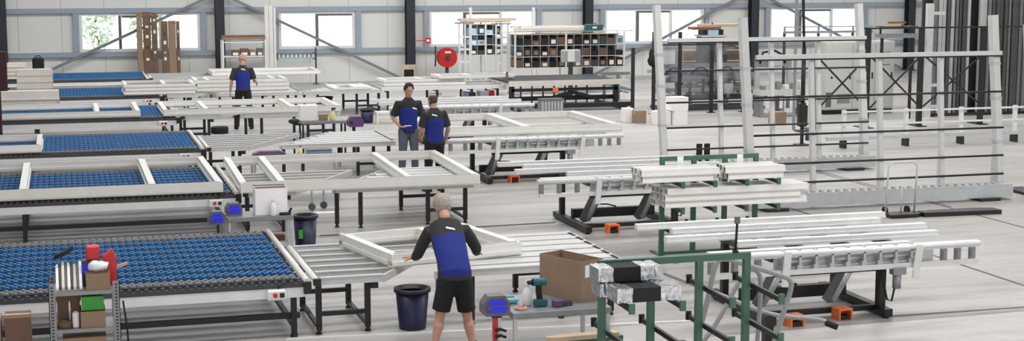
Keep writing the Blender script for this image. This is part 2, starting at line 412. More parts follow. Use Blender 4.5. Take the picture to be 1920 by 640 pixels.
# ------------------------------------------------------------------ slatted tables (a pair per line with an oblique gap)
SD = 2.0
def table_legs(t, spots, depth, crossx):
    for (x, y) in spots:
        b = MB(); b.box(x - 0.03, x + 0.03, y - 0.03, y + 0.03, 0.05, TZ - 0.1); b.box(x - 0.018, x + 0.018, y - 0.018, y + 0.018, 0.02, 0.05); b.cyl((x, y, 0), (x, y, 0.02), 0.035, 10)
        b.build('leg', M_BLACK, t)
    for xa, xb, y in crossx:
        MB().box(xa, xb, y - 0.02, y + 0.02, 0.2, 0.25).build('crossbar', M_BLACK, t)
def slat_left(Y, label):
    t = thing('slatted_table', label, 'table', (2.52, Y, 0), 0, 'slatted tables in the middle of the assembly lines')
    n = 7
    for i in range(n):
        y = 0.03 + i * (SD - 0.06) / (n - 1); x1 = 0.74 + y * 0.62
        b = MB(); b.box(0.06, x1, y - 0.022, y + 0.022, TZ - 0.085, TZ - 0.002)
        b.box(0.06, x1, y - 0.028, y + 0.028, TZ - 0.012, TZ); b.build('slat', M_SLAT, t)
    MB().tube([(0.02, -0.04, TZ - 0.03), (0.02, SD + 0.02, TZ - 0.03)], 0.034, 10).build('end_tube', M_WHITE, t)
    MB().box(-0.02, 0.06, -0.08, -0.02, TZ - 0.07, TZ + 0.003).build('end_cap', M_BLACK, t)
    b = MB(); b.beam((0.76, 0.0, TZ - 0.045), (0.76 + SD * 0.62, SD, TZ - 0.045), 0.03, 0.085); b.build('oblique_rail', M_SLAT, t)
    MB().box(0.62, 0.7, 0.0, 0.05, TZ - 0.15, TZ - 0.088).build('end_cap', M_BLACK, t)
    table_legs(t, [(0.06, 0.12), (0.6, 0.12), (0.06, SD - 0.7), (0.6, SD - 0.7)], SD, [(0.03, 0.63, 0.12), (0.03, 0.63, SD - 0.7)])
    for x in (0.06, 0.6): MB().box(x - 0.022, x + 0.022, 0.05, SD - 0.65, 0.055, 0.1).build('foot_bar', M_BLACK, t)
    return t
def slat_right(Y, label):
    t = thing('slatted_table', label, 'table', (3.86, Y, 0), 0, 'slatted tables in the middle of the assembly lines')
    n = 7; X1 = 2.2
    for i in range(n):
        y = 0.03 + i * (SD - 0.06) / (n - 1); x0 = 0.02 + y * 0.62
        b = MB(); b.box(x0, X1, y - 0.022, y + 0.022, TZ - 0.085, TZ - 0.002); b.box(max(x0, 0.02 + (y + 0.13) * 0.62) if i < n - 1 else x0, X1, max(0.0, y - 0.13), min(SD, y + 0.13), TZ - 0.012, TZ); b.build('slat', M_SLAT, t)
    b = MB(); b.beam((0.0, 0.0, TZ - 0.045), (SD * 0.62, SD, TZ - 0.045), 0.03, 0.085); b.build('oblique_rail', M_SLAT, t)
    b = MB()
    for i in range(6): b.box(X1 - 0.03, X1 + 0.01, 0.12 + i * 0.31, 0.34 + i * 0.31, TZ + 0.0005, TZ + 0.006)
    b.build('edge_strip', M_RUBBER, t)
    MB().box(X1, X1 + 0.03, 0, SD, TZ - 0.085, TZ).build('end_rail', M_ALUL, t)
    table_legs(t, [(0.1, 0.25), (0.44, 0.1), (1.5, 0.1), (2.1, 0.1), (1.4, SD - 0.4), (2.1, SD - 0.4)], SD, [(1.5, 2.13, 0.1), (1.4, 2.13, SD - 0.4)])
    for x in (2.1,): MB().box(x - 0.022, x + 0.022, 0.05, SD - 0.4, 0.06, 0.1).build('foot_bar', M_BLACK, t)
    return t
sl = slat_left(ROWS[0], 'narrow slatted aluminium table beside the front blue roller table')
sr = slat_right(ROWS[0], 'slatted table under the tilted white frame, right of the person in shorts')
wheres = ['second row, under the big two-mullion white frame', 'third row, empty, left of the two people talking',
          'fourth row, under the long white frame before the fair-haired person', 'fifth row, just behind the fair-haired person', 'row nearest the back windows']
for Y, w in zip(ROWS[1:], wheres):
    again(sl, 'left slatted table, ' + w, (2.52, Y, 0))
    again(sr, 'right slatted table, ' + w, (3.86, Y, 0))

again(sr, 'third slatted table of the fifth row, carrying a small lone white frame', (6.11, ROWS[4], 0))
# ------------------------------------------------------------------ window frames being assembled
def window_frame(label, loc, rz, w, d, mull, pw=0.085, h=0.15, group='white window frames being assembled', pad=0.0):
    t = thing('window_frame', label, 'window frame', loc, rz, group)
    def rail(nm, x0, x1, y0, y1, along):
        b = MB(); b.box(x0, x1, y0, y1, 0.0, h)
        if along == 'x':
            b.box(x0, x1, y0 + 0.004 - 0.02, y1 - 0.004 + 0.02, 0.02, h * 0.42)
        else:
            b.box(x0 + 0.004 - 0.02, x1 - 0.004 + 0.02, y0, y1, 0.02, h * 0.42)
        b.build(nm, M_WHITE, t)
    rail('rail', 0, w, 0, pw, 'x'); rail('rail', 0, w, d - pw, d, 'x')
    rail('stile', 0, pw, pw + 0.022, d - pw - 0.022, 'y'); rail('stile', w - pw, w, pw + 0.022, d - pw - 0.022, 'y')
    for x in mull: rail('mullion', x - pw / 2, x + pw / 2, pw + 0.022, d - pw - 0.022, 'y')
    b = MB(); b.box(pw * 0.4, w - pw * 0.4, pw * 0.35, pw * 0.5, h, h + 0.005); b.box(pw * 0.4, w - pw * 0.4, d - pw * 0.5, d - pw * 0.35, h, h + 0.005)
    b.build('gasket', M_GREY, t)
    if pad:
        for (x, y) in ((0.3, 0), (w - 0.4, 0), (w - 0.4, d - pw), (w * 0.5, 0), (w * 0.55, d - pw)):
            MB().box(x, x + 0.1, y + 0.015, y + pw - 0.015, -pad, -0.0005).build('pad', M_RUBBER, t)
    return t
FZ = TZ + 0.007
# front, skewed frame in front of the man
A = at(735, 503, FZ); B = at(978, 478, FZ); Cc = at(640, 462, FZ)
ang = math.atan2(B.y - A.y, B.x - A.x)
ux = V((math.cos(ang), math.sin(ang), 0)); uy = V((-math.sin(ang), math.cos(ang), 0))
fw_ = (B - A).dot(ux); fd_ = 1.55
A2 = A
t = window_frame('white window frame held by the grey-haired person in shorts', (A2.x, A2.y, FZ), ang, fw_, fd_, [0.62 * fw_], 0.1, 0.15)
YR = ROWS[1] + 0.03
window_frame('long white frame on the second-row rollers, left of the gap', (-2.9, YR, TZ + 0.002), 0, 5.12, 3.3, [2.28, 4.1], 0.1)
window_frame('largest white frame with two mullions, behind the grey-haired person', (2.45, YR - 0.25, TZ + 0.007), math.radians(-1.5), 3.64, 3.3, [0.62, 2.55], 0.1, 0.15)
window_frame('short white frame end at the left edge of the bare blue roller table', (-2.7, ROWS[2] + 0.05, TZ + 0.002), 0, 2.28, 1.9, [], 0.09, 0.14)
window_frame('white frame on the fourth-row rollers with a blue patch to its right', (-2.8, ROWS[3] + 0.1, TZ + 0.002), 0, 4.42, 2.35, [3.5], 0.1, 0.14)
window_frame('long white frame with two mullions in front of the fair-haired person', (2.12, ROWS[3] + 0.02, TZ + 0.007), 0, 4.0, 2.35, [0.95, 2.9], 0.1, 0.14)
ZB = 0.87
window_frame('white frame lying on the tilting bench beside the balding person', (6.55, 26.95, ZB), 0, 3.6, 2.9, [1.75], 0.16, 0.14)
# stacks of frames on the fifth row
def stack(px, py, pr, Y, n, w, d, mull, z0, hh, labels, sh=0.06):
    x = px
    for i in range(n):
        window_frame(labels[i], (x + random.uniform(-sh, sh), Y + random.uniform(0, sh), z0 + i * (hh + 0.006)), 0, w, d, mull, 0.085, hh, 'stacked white frames on the far tables')
nth = ['bottom', 'second', 'third', 'fourth', 'fifth']
xk = at(236, 183, TZ).x
stack(xk, 0, 0, ROWS[4] + 0.05, 3, 1.82, 1.6, [1.03], TZ + 0.007, 0.085, ['%s white frame of the stack at the end of the far blue rollers' % k for k in ('bottom', 'middle', 'top')], 0.02)
xk = at(377, 180, TZ).x
stack(xk, 0, 0, ROWS[4] + 0.55, 3, 2.45, 1.4, [0.35, 2.1], TZ + 0.007, 0.1, ['%s white frame of the pile in front of the fair-haired person' % k for k in ('bottom', 'middle', 'top')], 0.05)
window_frame('small white frame lying alone on the far slatted table, right of the fair-haired person', (7.0, ROWS[4] + 0.1, TZ + 0.007), 0, 1.02, 1.5, [0.7], 0.2, 0.06, group='stacked white frames on the far tables')
window_frame('white frame lying on the last table before the back wall', (4.35, ROWS[5] + 0.05, TZ + 0.007), 0, 3.3, 1.8, [1.2], 0.12, 0.12, 'stacked white frames on the far tables')

# ------------------------------------------------------------------ tilting benches
def tilt_bench(Y, label):
    t = thing('tilting_bench', label, 'workbench', (6.65, Y, 0), 0, 'tilting benches at the right of the assembly lines')
    L = 3.4; zt = 0.86; zb = 0.62
    # front ladder
    b = MB(); b.box(0, L, 0, 0.07, zt - 0.07, zt); b.tube([(0, -0.0, zt - 0.03), (L, -0.0, zt - 0.03)], 0.03, 8); b.build('front_rail', M_ALUL, t)
    MB().box(0.03, L, 0.0, 0.06, zb - 0.03, zb + 0.03).build('lower_rail', M_ALUL, t)
    for x in (0.06, 0.34, 0.62, 2.95, 3.13, 3.32): 
        b = MB(); b.box(x - 0.035, x + 0.035, 0.01, 0.05, zb + 0.03, zt - 0.07); b.box(x - 0.02, x + 0.02, 0.0, 0.06, zb + 0.05, zt - 0.1); b.build('spacer', M_ALUD, t)
    b = MB(); b.box(0.88, 2.6, 0.05, 0.079, zb + 0.03, zb + 0.055)
    for i in range(9):
        x = 0.92 + i * 0.2; b.box(x - 0.03, x + 0.03, 0.0, 0.08, zb + 0.03, zb + 0.08); b.box(x - 0.015, x + 0.015, -0.01, 0.05, zb + 0.08, zt - 0.07); b.box(x - 0.015, x + 0.015, 0.0, 0.06, zt - 0.0695, zt + 0.012)
    b.build('clamp_row', M_ALU, t)
    b = MB()
    for i in range(3): b.cyl((0.95 + i * 0.6, 0.06, zb + 0.11), (1.35 + i * 0.6, 0.06, zb + 0.11), 0.025, 8); b.cyl((1.35 + i * 0.6, 0.06, zb + 0.11), (1.5 + i * 0.6, 0.06, zb + 0.11), 0.01, 6)
    b.build('pneumatic_cylinder', M_ALU, t)
    MB().box(0.85, 2.85, 0.09, 0.12, zb + 0.02, zt - 0.09).build('backing_rail', M_ALU, t)
    for x, sl_ in ((0.95, -0.03), (2.6, -0.05)):
        b = MB(); b.beam((x, -0.04, zt), (x + sl_, -0.04, 0.47), 0.08, 0.03, (0, 1, 0)); b.build('end_plate', M_ALUL, t)
    mc = MB(); mc.cyl((2.35, 0.02, 0.36), (2.35, 0.02, 0.52), 0.05, 10); mc.box(2.28, 2.44, -0.03, 0.07, 0.52, 0.6); mc.build('motor', M_ALUD, t)
    MB().tube([(2.16, 0, 0.56), (2.18, 0.0, 0.4), (2.22, 0.0, 0.24), (2.28, 0.0, 0.22), (2.31, 0.0, 0.36)], 0.012, 6).build('hose', M_RUBBER, t)
    # long profiles across the top
    for y, x0, x1 in ((0.2, 0.1, 2.6), (0.75, 0.7, 3.3), (1.25, 0.02, 3.45), (1.75, 0.3, 3.1), (2.15, 0.0, 3.4)):
        b = MB(); b.box(x0, x1, y - 0.05, y + 0.05, zt - 0.07, zt); b.box(x0, x1, y - 0.065, y - 0.05, zt - 0.07, zt - 0.045); b.build('support_profile', M_ALUL, t)
    for x in (0.85, 1.45, 2.05, 2.6):
        MB().box(x - 0.03, x + 0.03, 0.12, 2.3, zt - 0.14, zt - 0.072).build('cross_arm', M_DKGREY, t)
    b = MB(); b.tube([(0.9, 0.25, 0.56), (2.25, 0.25, 0.56)], 0.04, 10); b.box(0.95, 1.0, 0.2, 0.3, 0.55, zt - 0.14); b.box(2.1, 2.15, 0.2, 0.3, 0.55, zt - 0.14); b.build('torsion_tube', M_BLACK, t)
    # base
    for x in (0.82, 2.28):
        b = MB(); b.box(x - 0.05, x + 0.05, 0.05, 1.65, 0.02, 0.11); b.cyl((x, 0.12, 0), (x, 0.12, 0.03), 0.04, 8); b.cyl((x, 1.55, 0), (x, 1.55, 0.03), 0.04, 8); b.build('foot', M_BLACK, t)
        b = MB(); b.box(x - 0.04, x + 0.04, 1.3, 1.38, 0.11, 0.72); b.build('upright', M_BLACK, t)
        b = MB(); b.box(x - 0.04, x + 0.04, 0.2, 0.3, 0.11, 0.6); b.build('upright', M_BLACK, t) if x > 2 else None
    MB().box(0.87, 2.23, 0.95, 1.05, 0.1, 0.24).build('base_beam', M_BLACK, t)
    MB().box(0.87, 2.23, 0.3, 0.36, 0.05, 0.11).build('base_beam', M_BLACK, t)
    for x in (1.05, 1.95):
        b = MB(); b.beam((x - 0.06, 0.75, 0.1), (x + 0.06, 0.55, 0.5), 0.17, 0.1); b.build('lift_cylinder', M_GREY, t)
        b = MB(); b.cyl((x - 0.05, 0.66, 0.12), (x + 0.05, 0.46, 0.5), 0.04, 10); b.cyl((x + 0.05, 0.46, 0.5), (x + 0.08, 0.42, 0.62), 0.025, 8); b.build('piston', M_ALU, t)
    MB().tube([(1.1, 1.0, 0.25), (1.25, 0.98, 0.3), (1.45, 1.0, 0.29), (1.6, 1.0, 0.25)], 0.012, 6).build('cable', M_RUBBER, t)
    return t
tb = tilt_bench(15.0, 'tilting bench nearest the camera, with two orange foot pedals below its right end')
for Y, lb in ((21.15, 'tilting bench in the second row, left of the green rack loaded with white profiles'),
              (26.62, 'tilting bench carrying a white frame, right of the balding person'),
              (33.2, 'far tilting bench with no frame, behind the white frame beside the balding person')):
    again(tb, lb, (6.65 if Y < 30 else 6.95, Y, 0))
def pedal(px, py, label):
    p = at(px, py, 0); t = thing('foot_pedal', label, 'foot pedal', (p.x, p.y, 0), 0.1, 'orange foot pedals on the floor')
    b = MB(); b.box(-0.09, 0.09, 0.0, 0.16, 0.11, 0.13); b.box(-0.09, -0.07, 0, 0.16, 0.0, 0.11); b.box(0.07, 0.09, 0, 0.16, 0.0, 0.11); b.box(-0.07, 0.07, 0.14, 0.16, 0, 0.11)
    b.build('guard', M_ORANGE, t)
    MB().box(-0.06, 0.06, 0.02, 0.12, 0.0, 0.05).build('pedal', M_BLACK, t)
pedal(1586, 601, 'orange foot pedal under the right foot of the nearest tilting bench')
pedal(1496, 614, 'orange foot pedal left of the other one under the nearest bench')
pedal(1152, 438, 'orange foot pedal in front of the second-row tilting bench')
pedal(966, 343, 'orange foot pedal below the bench with the white frame')

# ------------------------------------------------------------------ loose long profiles
def profile(label, x0, x1, y, z, w=0.09, h=0.07, m=None, group=None, tilt=0, name='window_profile'):
    b = MB(); L = x1 - x0
    tk = 0.008
    b.box(0, L, -w / 2, w / 2, 0, tk); b.box(0, L, -w / 2, w / 2, h - tk, h); b.box(0, L, -w / 2, -w / 2 + tk, tk, h - tk); b.box(0, L, w / 2 - tk, w / 2, tk, h - tk)
    b.box(0, L, -w / 2 - 0.02, -w / 2, 0, 0.02)
    b.mi = 1; b.box(0.02, 0.03, -w / 2 + tk, w / 2 - tk, tk, h - tk); b.box(L - 0.03, L - 0.02, -w / 2 + tk, w / 2 - tk, tk, h - tk)
    o = b.build(name, [m or M_WHITE, M_BLACK], None, (x0, y, z), tilt)
    return tag(o, label, 'profile', group)

# ------------------------------------------------------------------ green cantilever racks
def green_rack(loc, label, rz=0):
    t = thing('cantilever_rack', label, 'rack', loc, rz, 'green cantilever racks')
    xs = [0, 0.47, 0.94, 1.41]; top = 1.39
    for x in xs:
        MB().box(x - 0.03, x + 0.03, -0.03, 0.03, 0.06, top - 0.06).build('post', M_GREEN, t)
        for z in (0.37, 0.72, 1.07):
            a = MB().beam((x + 0.045, 0.32, z + 0.02), (x + 0.045, -0.62, z + 0.0), 0.03, 0.045).build('arm', M_BLACK, t)
            MB().box(x + 0.02, x + 0.07, -0.65, -0.62, z - 0.035, z + 0.055).build('arm_cap', M_GREEN, a)
            MB().box(x + 0.02, x + 0.07, 0.32, 0.345, z - 0.015, z + 0.07).build('arm_stop', M_BLACK, a)
    MB().box(-0.03, xs[-1] + 0.03, -0.03, 0.03, top - 0.06, top).build('top_rail', M_GREEN, t)
    MB().box(-0.03, xs[-1] + 0.03, -0.03, 0.03, 0.02, 0.06).build('base_rail', M_GREEN, t)
    for x in (0, xs[-1]): MB().box(x - 0.03, x + 0.03, -0.55, 0.35, 0.0, 0.02).build('foot', M_GREEN, t)
    return t
g1 = (4.55, 12.56, 0)
gr = green_rack(g1, 'green cantilever rack in the foreground holding foil-wrapped packs')
g2 = (7.86, 19.3, 0)
again(gr, 'green cantilever rack loaded with bundles of white profiles', g2)

def bundle(names, x0, x1, y0, z0, ny, nz, w=0.09, h=0.085, group='white profiles on the green rack'):
    k = 0
    for j in range(nz):
        for i in range(ny):
            profile(names(i, j), x0 + random.uniform(-0.05, 0.05), x1 + random.uniform(-0.06, 0.06), y0 - i * (w + 0.025), z0 + j * (h + 0.002), w, h, M_WHITE, group)
row_w = ['back', 'second row', 'third row', 'front']
UPZ = 1.116; LOZ = 0.766
bundle(lambda i, j: 'white profile in the long left bundle on the upper green arms, %s, %s layer' % (row_w[i], ['lower', 'upper'][j]), 7.37, 8.44, 19.14, UPZ, 4, 2)
bundle(lambda i, j: 'white profile in the short right bundle on the upper green arms, %s, %s layer' % (row_w[i], ['lower', 'upper'][j]), 8.58, 9.42, 19.14, UPZ + 0.0, 4, 2)
bundle(lambda i, j: 'white profile on the lower green arms, %s, %s layer' % (row_w[i], ['bottom', 'middle', 'top'][j]), 7.68, 9.75, 19.14, LOZ, 4, 3)
# foil packs on the foreground rack
def foil_pack(z, y, x0, x1, label):
    t = thing('foil_wrapped_pack', label, 'pack', (g1[0] + x0 + 0.0, g1[1] + y, z), 0, 'foil wrapped packs on the green rack')
    L = x1 - x0
    def ring(x, w, h, j): return [(x + random.uniform(-j, j), -w / 2 + random.uniform(-j, j) + (w if a in (1, 2) else 0), (h if a in (2, 3) else 0) + random.uniform(0, j)) for a in range(4)]
    for nm, a, c in (('foil_end', 0, L * 0.24), ('foil_end', L * 0.68, L)):
        b = MB(); n = 9
        b.loft([[(a + (c - a) * i / n, y_ * (0.12 + random.uniform(-.008, .008)), max(0.0, z_ * 0.125 + random.uniform(-.006, .006))) for y_, z_ in ((-1, 0), (0, 0), (1, 0), (1, .5), (1, 1), (0, 1), (-1, 1), (-1, .5))] for i in range(n + 1)])
        b.build(nm, M_FOIL, t)
    b = MB()
    for i in range(3): b.box(L * 0.242, L * 0.678, -0.115 + i * 0.077, -0.115 + i * 0.077 + 0.073, 0.0, 0.124)
    b.build('profile_pack', M_RUBBER, t)
foil_pack(1.116, -0.17, -0.12, 0.47, 'lower foil-wrapped pack at the back on the foreground green rack')
foil_pack(1.116, -0.44, -0.06, 0.53, 'front foil-wrapped pack with a grey sleeve on the foreground green rack')
foil_pack(1.251, -0.18, -0.14, 0.44, 'upper foil-wrapped black pack on top of the others')
# ------------------------------------------------------------------ tall glass racks at the right
def glass_rack(X0, X1, Y, shorts, label, rails, top=3.15, rail=2.5):
    t = thing('glass_rack', label, 'rack', (X0, Y, 0), 0, 'tall white glazing racks')
    L = X1 - X0
    b = MB(); b.box(0, L, -0.16, 0.02, 0.05, 0.24); b.build('base_beam', M_ALU, t)
    b = MB(); n = int((L - 0.2) / 0.15)
    b.box(0, L, -0.14, 0.0, 0.241, 0.27)
    for i in range(n): b.cyl((0.12 + i * 0.15, -0.12, 0.285), (0.12 + i * 0.15, -0.02, 0.285), 0.024, 8)
    b.build('roller_strip', M_ALU, t)
    for x in (0.3, L - 0.5):
        b = MB(); b.box(x - 0.2, x + 0.2, -0.25, 1.2, 0.0, 0.049); b.build('skid', M_BLACK, t)
    lean = 0.07
    for x in (0.0, L - 0.08):
        b = MB(); b.beam((x, 0.12, 0.05), (x - 0.13, 0.12 + top * lean, top), 0.12, 0.14); b.beam((x + 0.1, 0.5, 0.05), (x + 0.02, 0.3, 1.9), 0.06, 0.06); b.build('tall_post', M_RACKW, t)
        for zc in (0.95, 1.7, 2.3):
            xc_ = x - 0.13 * zc / top; yc_ = 0.12 + zc * lean
            MB().box(xc_ - 0.068, xc_ + 0.068, yc_ - 0.078, yc_ + 0.078, zc, zc + 0.05).build('collar', M_ALU, t)
    for f in shorts:
        b = MB(); b.beam((L * f, 0.12, 0.05), (L * f - 0.02, 0.12 + rail * lean, rail - 0.03), 0.075, 0.09); b.beam((L * f + 0.12, 0.42, 0.05), (L * f + 0.01, 0.24, 1.4), 0.05, 0.05)
        b.build('short_post', M_RACKW, t)
    b = MB(); b.box(0.06, L - 0.1, 0.06 + rail * lean - 0.06, 0.06 + rail * lean + 0.0, rail - 0.03, rail + 0.04); b.build('top_rail', M_RACKW, t)
    MB().box(0.06, L - 0.1, 0.06 + rail * lean - 0.058, 0.06 + rail * lean - 0.005, rail - 0.055, rail - 0.031).build('rubber_strip', M_RUBBER, t)
    for z in rails:
        MB().tube([(0.02, 0.05 + z * lean, z), (L - 0.05, 0.05 + z * lean, z)], 0.018, 8).build('rod', M_BLACK, t)
    return t
glass_rack(10.83, 15.62, 22.55, [0.235, 0.5, 0.745], 'tall white glazing rack at the right, nearest the camera, with black rods', [0.42, 0.74, 1.22, 1.84])
glass_rack(10.98, 15.35, 26.7, [0.27, 0.52, 0.75], 'tall white glazing rack standing behind the nearer one, reaching further left', [0.5, 0.92, 1.4, 2.0], 3.25, 2.58)
glass_rack(16.0, 19.5, 22.2, [0.5], 'tall glazing rack cut off by the right edge of the photo', [0.42, 0.9, 1.4, 2.0], 3.0, 2.9)

# hand truck
p = at(1690, 406, 0)
t = thing('hand_truck', 'white tubular hand truck leaning by the base of the near glazing rack', 'hand truck', (p.x, p.y, 0), 0)
b = MB(); w = 0.26; pts = [(-w, 0.05, 0.06), (-w, 0.0, 0.78)]
for i in range(7): a = math.pi - i * math.pi / 12; pts.append((-w + 0.1 + 0.1 * math.cos(a), 0.0, 0.78 + 0.1 * math.sin(a)))
for i in range(7): a = math.pi / 2 - i * math.pi / 12; pts.append((w - 0.1 + 0.1 * math.cos(a), 0.0, 0.78 + 0.1 * math.sin(a)))
pts.append((w, 0.05, 0.06)); b.tube(pts, 0.016, 8); b.build('handle', M_RACKW, t)
MB().tube([(0.0, 0.02, 0.06), (0.0, 0.01, 0.6)], 0.012, 6).build('brace', M_RACKW, t)
b = MB(); b.prism([(-0.28, -0.18), (0.2, -0.18), (0.3, -0.1), (0.3, 0.12), (-0.28, 0.12)], 0.02, 0.06); b.build('base_plate', M_BLACK, t)
for x in (-0.2, 0.2): MB().cyl((x - 0.02, 0.17, 0.07), (x + 0.02, 0.17, 0.07), 0.07, 14).build('wheel', M_RUBBER, t)
p = at(1790, 402, 0)
tag(MB().prism([(-0.75, -0.12), (0.62, -0.2), (0.62, 0.05), (0.3, 0.14), (-0.75, 0.1)], 0, 0.07).build('black_skid', M_BLACK, None, (p.x + 0.12, p.y, 0)), 'low black skid on the floor right of the hand truck', 'skid')

# ------------------------------------------------------------------ step ladder with tube handrails and pallet-truck handle
p = at(1400, 700, 0)
t = thing('handrail_stand', 'grey bent-tube stand behind the foreground green rack', 'stand', (p.x, p.y, 0), 0)
def P2(px, py, Y): q = atY(px, py, Y); return V((q.x - p.x, q.y - p.y, q.z))
Ya, Yb = p.y + 0.0, p.y + 0.35
def smooth(pts, n=6):
    out = []
    pts = [pts[0]] + pts + [pts[-1]]
    for i in range(1, len(pts) - 2):
        for k in range(n):
            u = k / n; a, b_, c, d = pts[i - 1], pts[i], pts[i + 1], pts[i + 2]
            out.append(0.5 * ((2 * b_) + (c - a) * u + (2 * a - 5 * b_ + 4 * c - d) * u * u + (3 * b_ - a - 3 * c + d) * u ** 3))
    return out + [pts[-1]]
foot = lambda v, Y: V((v.x, v.y, 0.0))
A_ = [P2(1306, 640, Ya), P2(1325, 570, Ya), P2(1341, 500, Ya), P2(1358, 486, Ya), P2(1400, 497, Ya), P2(1460, 516, Ya), P2(1481, 526, Ya), P2(1482, 545, Ya), P2(1468, 590, Ya), P2(1452, 640, Ya)]
s_ = smooth(A_); s_ = [V((s_[0].x - 0.02, s_[0].y, 0.0))] + s_ + [V((s_[-1].x - 0.02, s_[-1].y, 0.0))]
MB().tube(s_, 0.026, 10).build('outer_tube', M_TUBE, t)
B_ = [P2(1320, 640, Yb), P2(1350, 595, Yb), P2(1385, 530, Yb), P2(1405, 506, Yb), P2(1422, 512, Yb), P2(1426, 535, Yb), P2(1424, 590, Yb), P2(1420, 640, Yb)]
s_ = smooth(B_); s_ = [V((s_[0].x - 0.06, s_[0].y, 0.0))] + s_ + [V((s_[-1].x, s_[-1].y, 0.0))]
MB().tube(s_, 0.024, 10).build('inner_tube', M_TUBE, t)
MB().beam((s_[0].x + 0.02, s_[0].y, 0.1), (s_[-1].x, s_[-1].y, 0.1), 0.04, 0.04).build('tread', M_TUBE, t)
Ha = at(1245, 512, 0.75); Hb = at(1440, 588, 0.4); Hc = at(1535, 600, 0.34); Hd = at(1549, 606, 0.33); He = at(1570, 614, 0.3)
o = V((Hb.x, Hb.y, 0))
t = thing('pump_handle', 'long grey tube handle with black grip reaching past the bent-tube stand', 'handle', o, 0)
MB().tube(smooth([Ha - o, (Ha + Hb) / 2 - o, Hb - o, Hc - o, Hd - o]), 0.024, 10).build('shaft', M_TUBE, t)
MB().tube([Hd - o, He - o], 0.032, 10).build('grip', M_RUBBER, t)
MB().box(-0.05, 0.05, -0.04, 0.04, 0.0, 0.37).build('pivot_block', M_BLACK, t)

# ------------------------------------------------------------------ boxes, bottles, bins, caddies
def carton(label, loc, sx, sy, sz, rz=0, m=M_CARD, openf=False, group=None, tape=True, inside=None):
    t = thing('cardboard_box', label, 'box', loc, rz, group)
    b = MB(); k = 0.006
    if openf:
        b.box(0, sx, 0, sy, 0, k); b.box(0, sx, 0, k, k, sz); b.box(0, sx, sy - k, sy, k, sz); b.box(0, k, k, sy - k, k, sz); b.box(sx - k, sx, k, sy - k, k, sz)
        b.build('body', m, t)
        if inside: MB().box(k, sx - k, k, sy - k, k, sz * inside).build('contents', M_CARDD, t)
    else:
        b.bev(0, sx, 0, sy, 0, sz, 0.004); b.build('body', m, t)
        if tape:
            q = MB(); q.box(0.005, sx - 0.005, sy / 2 - 0.025, sy / 2 + 0.025, sz, sz + 0.002); q.box(-0.002, 0, sy / 2 - 0.025, sy / 2 + 0.025, sz * 0.7, sz); q.box(sx, sx + 0.002, sy / 2 - 0.025, sy / 2 + 0.025, sz * 0.7, sz)
            q.build('tape', M_WOOD if m != M_PAPER else M_PLASTICW, t)
    return t
def bottle(label, loc, h, m=M_PLASTICW, cap=M_PAPER, r=None, trigger=True):
    r = r or h * 0.2
    t = thing('spray_bottle' if trigger else 'bottle', label, 'bottle', loc)
    MB().lathe((0, 0, 0), [(r * 0.9, 0), (r, h * 0.05), (r, h * 0.5), (r * 0.5, h * 0.68), (r * 0.35, h * 0.72), (r * 0.35, h * 0.78)], 14).build('body', m, t)
    b = MB(); b.lathe((0, 0, 0), [(r * 0.42, h * 0.78), (r * 0.42, h * 0.87)], 10)
    if trigger: b.beam((-r * 0.4, 0, h * 0.94), (r * 1.1, 0, h * 0.95), r * 0.5, h * 0.12); b.beam((r * 0.6, 0, h * 0.9), (r * 0.9, 0, h * 0.78), r * 0.25, h * 0.03)
    b.build('nozzle', cap, t)
    return t
def bin_(label, loc, r0, r1, h, m=M_NAVY):
    t = thing('waste_bin', label, 'bin', loc)
    MB().lathe((0, 0, 0), [(r0 * 0.98, 0), (r0, 0.02), (r1, h - 0.03), (r1 - 0.015, h - 0.03), (r0 - 0.01, 0.03)], 28).build('tub', m, t)
    MB().lathe((0, 0, 0), [(r1, h - 0.045), (r1 + 0.02, h - 0.04), (r1 + 0.02, h), (r1 - 0.01, h), (r1 - 0.01, h - 0.045)], 28).build('rim', M_BLACK, t)
    return t
def caddy(label, loc, w, d, h, rz=0, m1=M_GREY, m2=M_BLUEBR, m3=M_PURPLE):
    t = thing('tool_caddy', label, 'tool box', loc, rz)
    prof = [(0, 0.15), (0.12, 0), (0.95, 0), (1, 0.2), (1, 0.62), (0.82, 1), (0.2, 1), (0, 0.6)]
    MB().loft([[(w * u, y, h * v_) for u, v_ in prof] for y in (0, d)]).build('shell', m1, t)
    b = MB(); b.loft([[(w * (0.5 + (u - 0.5) * 0.74), y, h * (0.5 + (v_ - 0.5) * 0.66)) for u, v_ in prof] for y in (-0.008, -0.0005)]); b.build('insert', m2, t)
    MB().box(w * 0.12, w * 0.3, -0.014, -0.0085, h * 0.3, h * 0.55).build('clip', m3, t)
    MB().box(w * 0.3, w * 0.85, -0.014, -0.0085, h * 0.5, h * 0.55).build('divider', m1, t)
    return t
def worktable(label, loc, w, d, h, rz=0, leg=M_ALU, th=0.06, top=M_ALUD):
    t = thing('tool_table', label, 'table', loc, rz)
    MB().bev(0, w, 0, d, h - th, h, 0.006).build('top', top, t)
    for x in (0.03, w - 0.03):
        for y in (0.03, d - 0.03):
            MB().box(x - 0.018, x + 0.018, y - 0.018, y + 0.018, 0, h - th).build('leg', leg, t)
    b = MB(); b.box(0.05, w - 0.05, d - 0.045, d - 0.015, 0.18, 0.21); b.build('stretcher', leg, t)
    MB().box(0.02, w - 0.02, 0.0, d - 0.05, h * 0.42, h * 0.42 + 0.02).build('shelf', top, t)
    return t

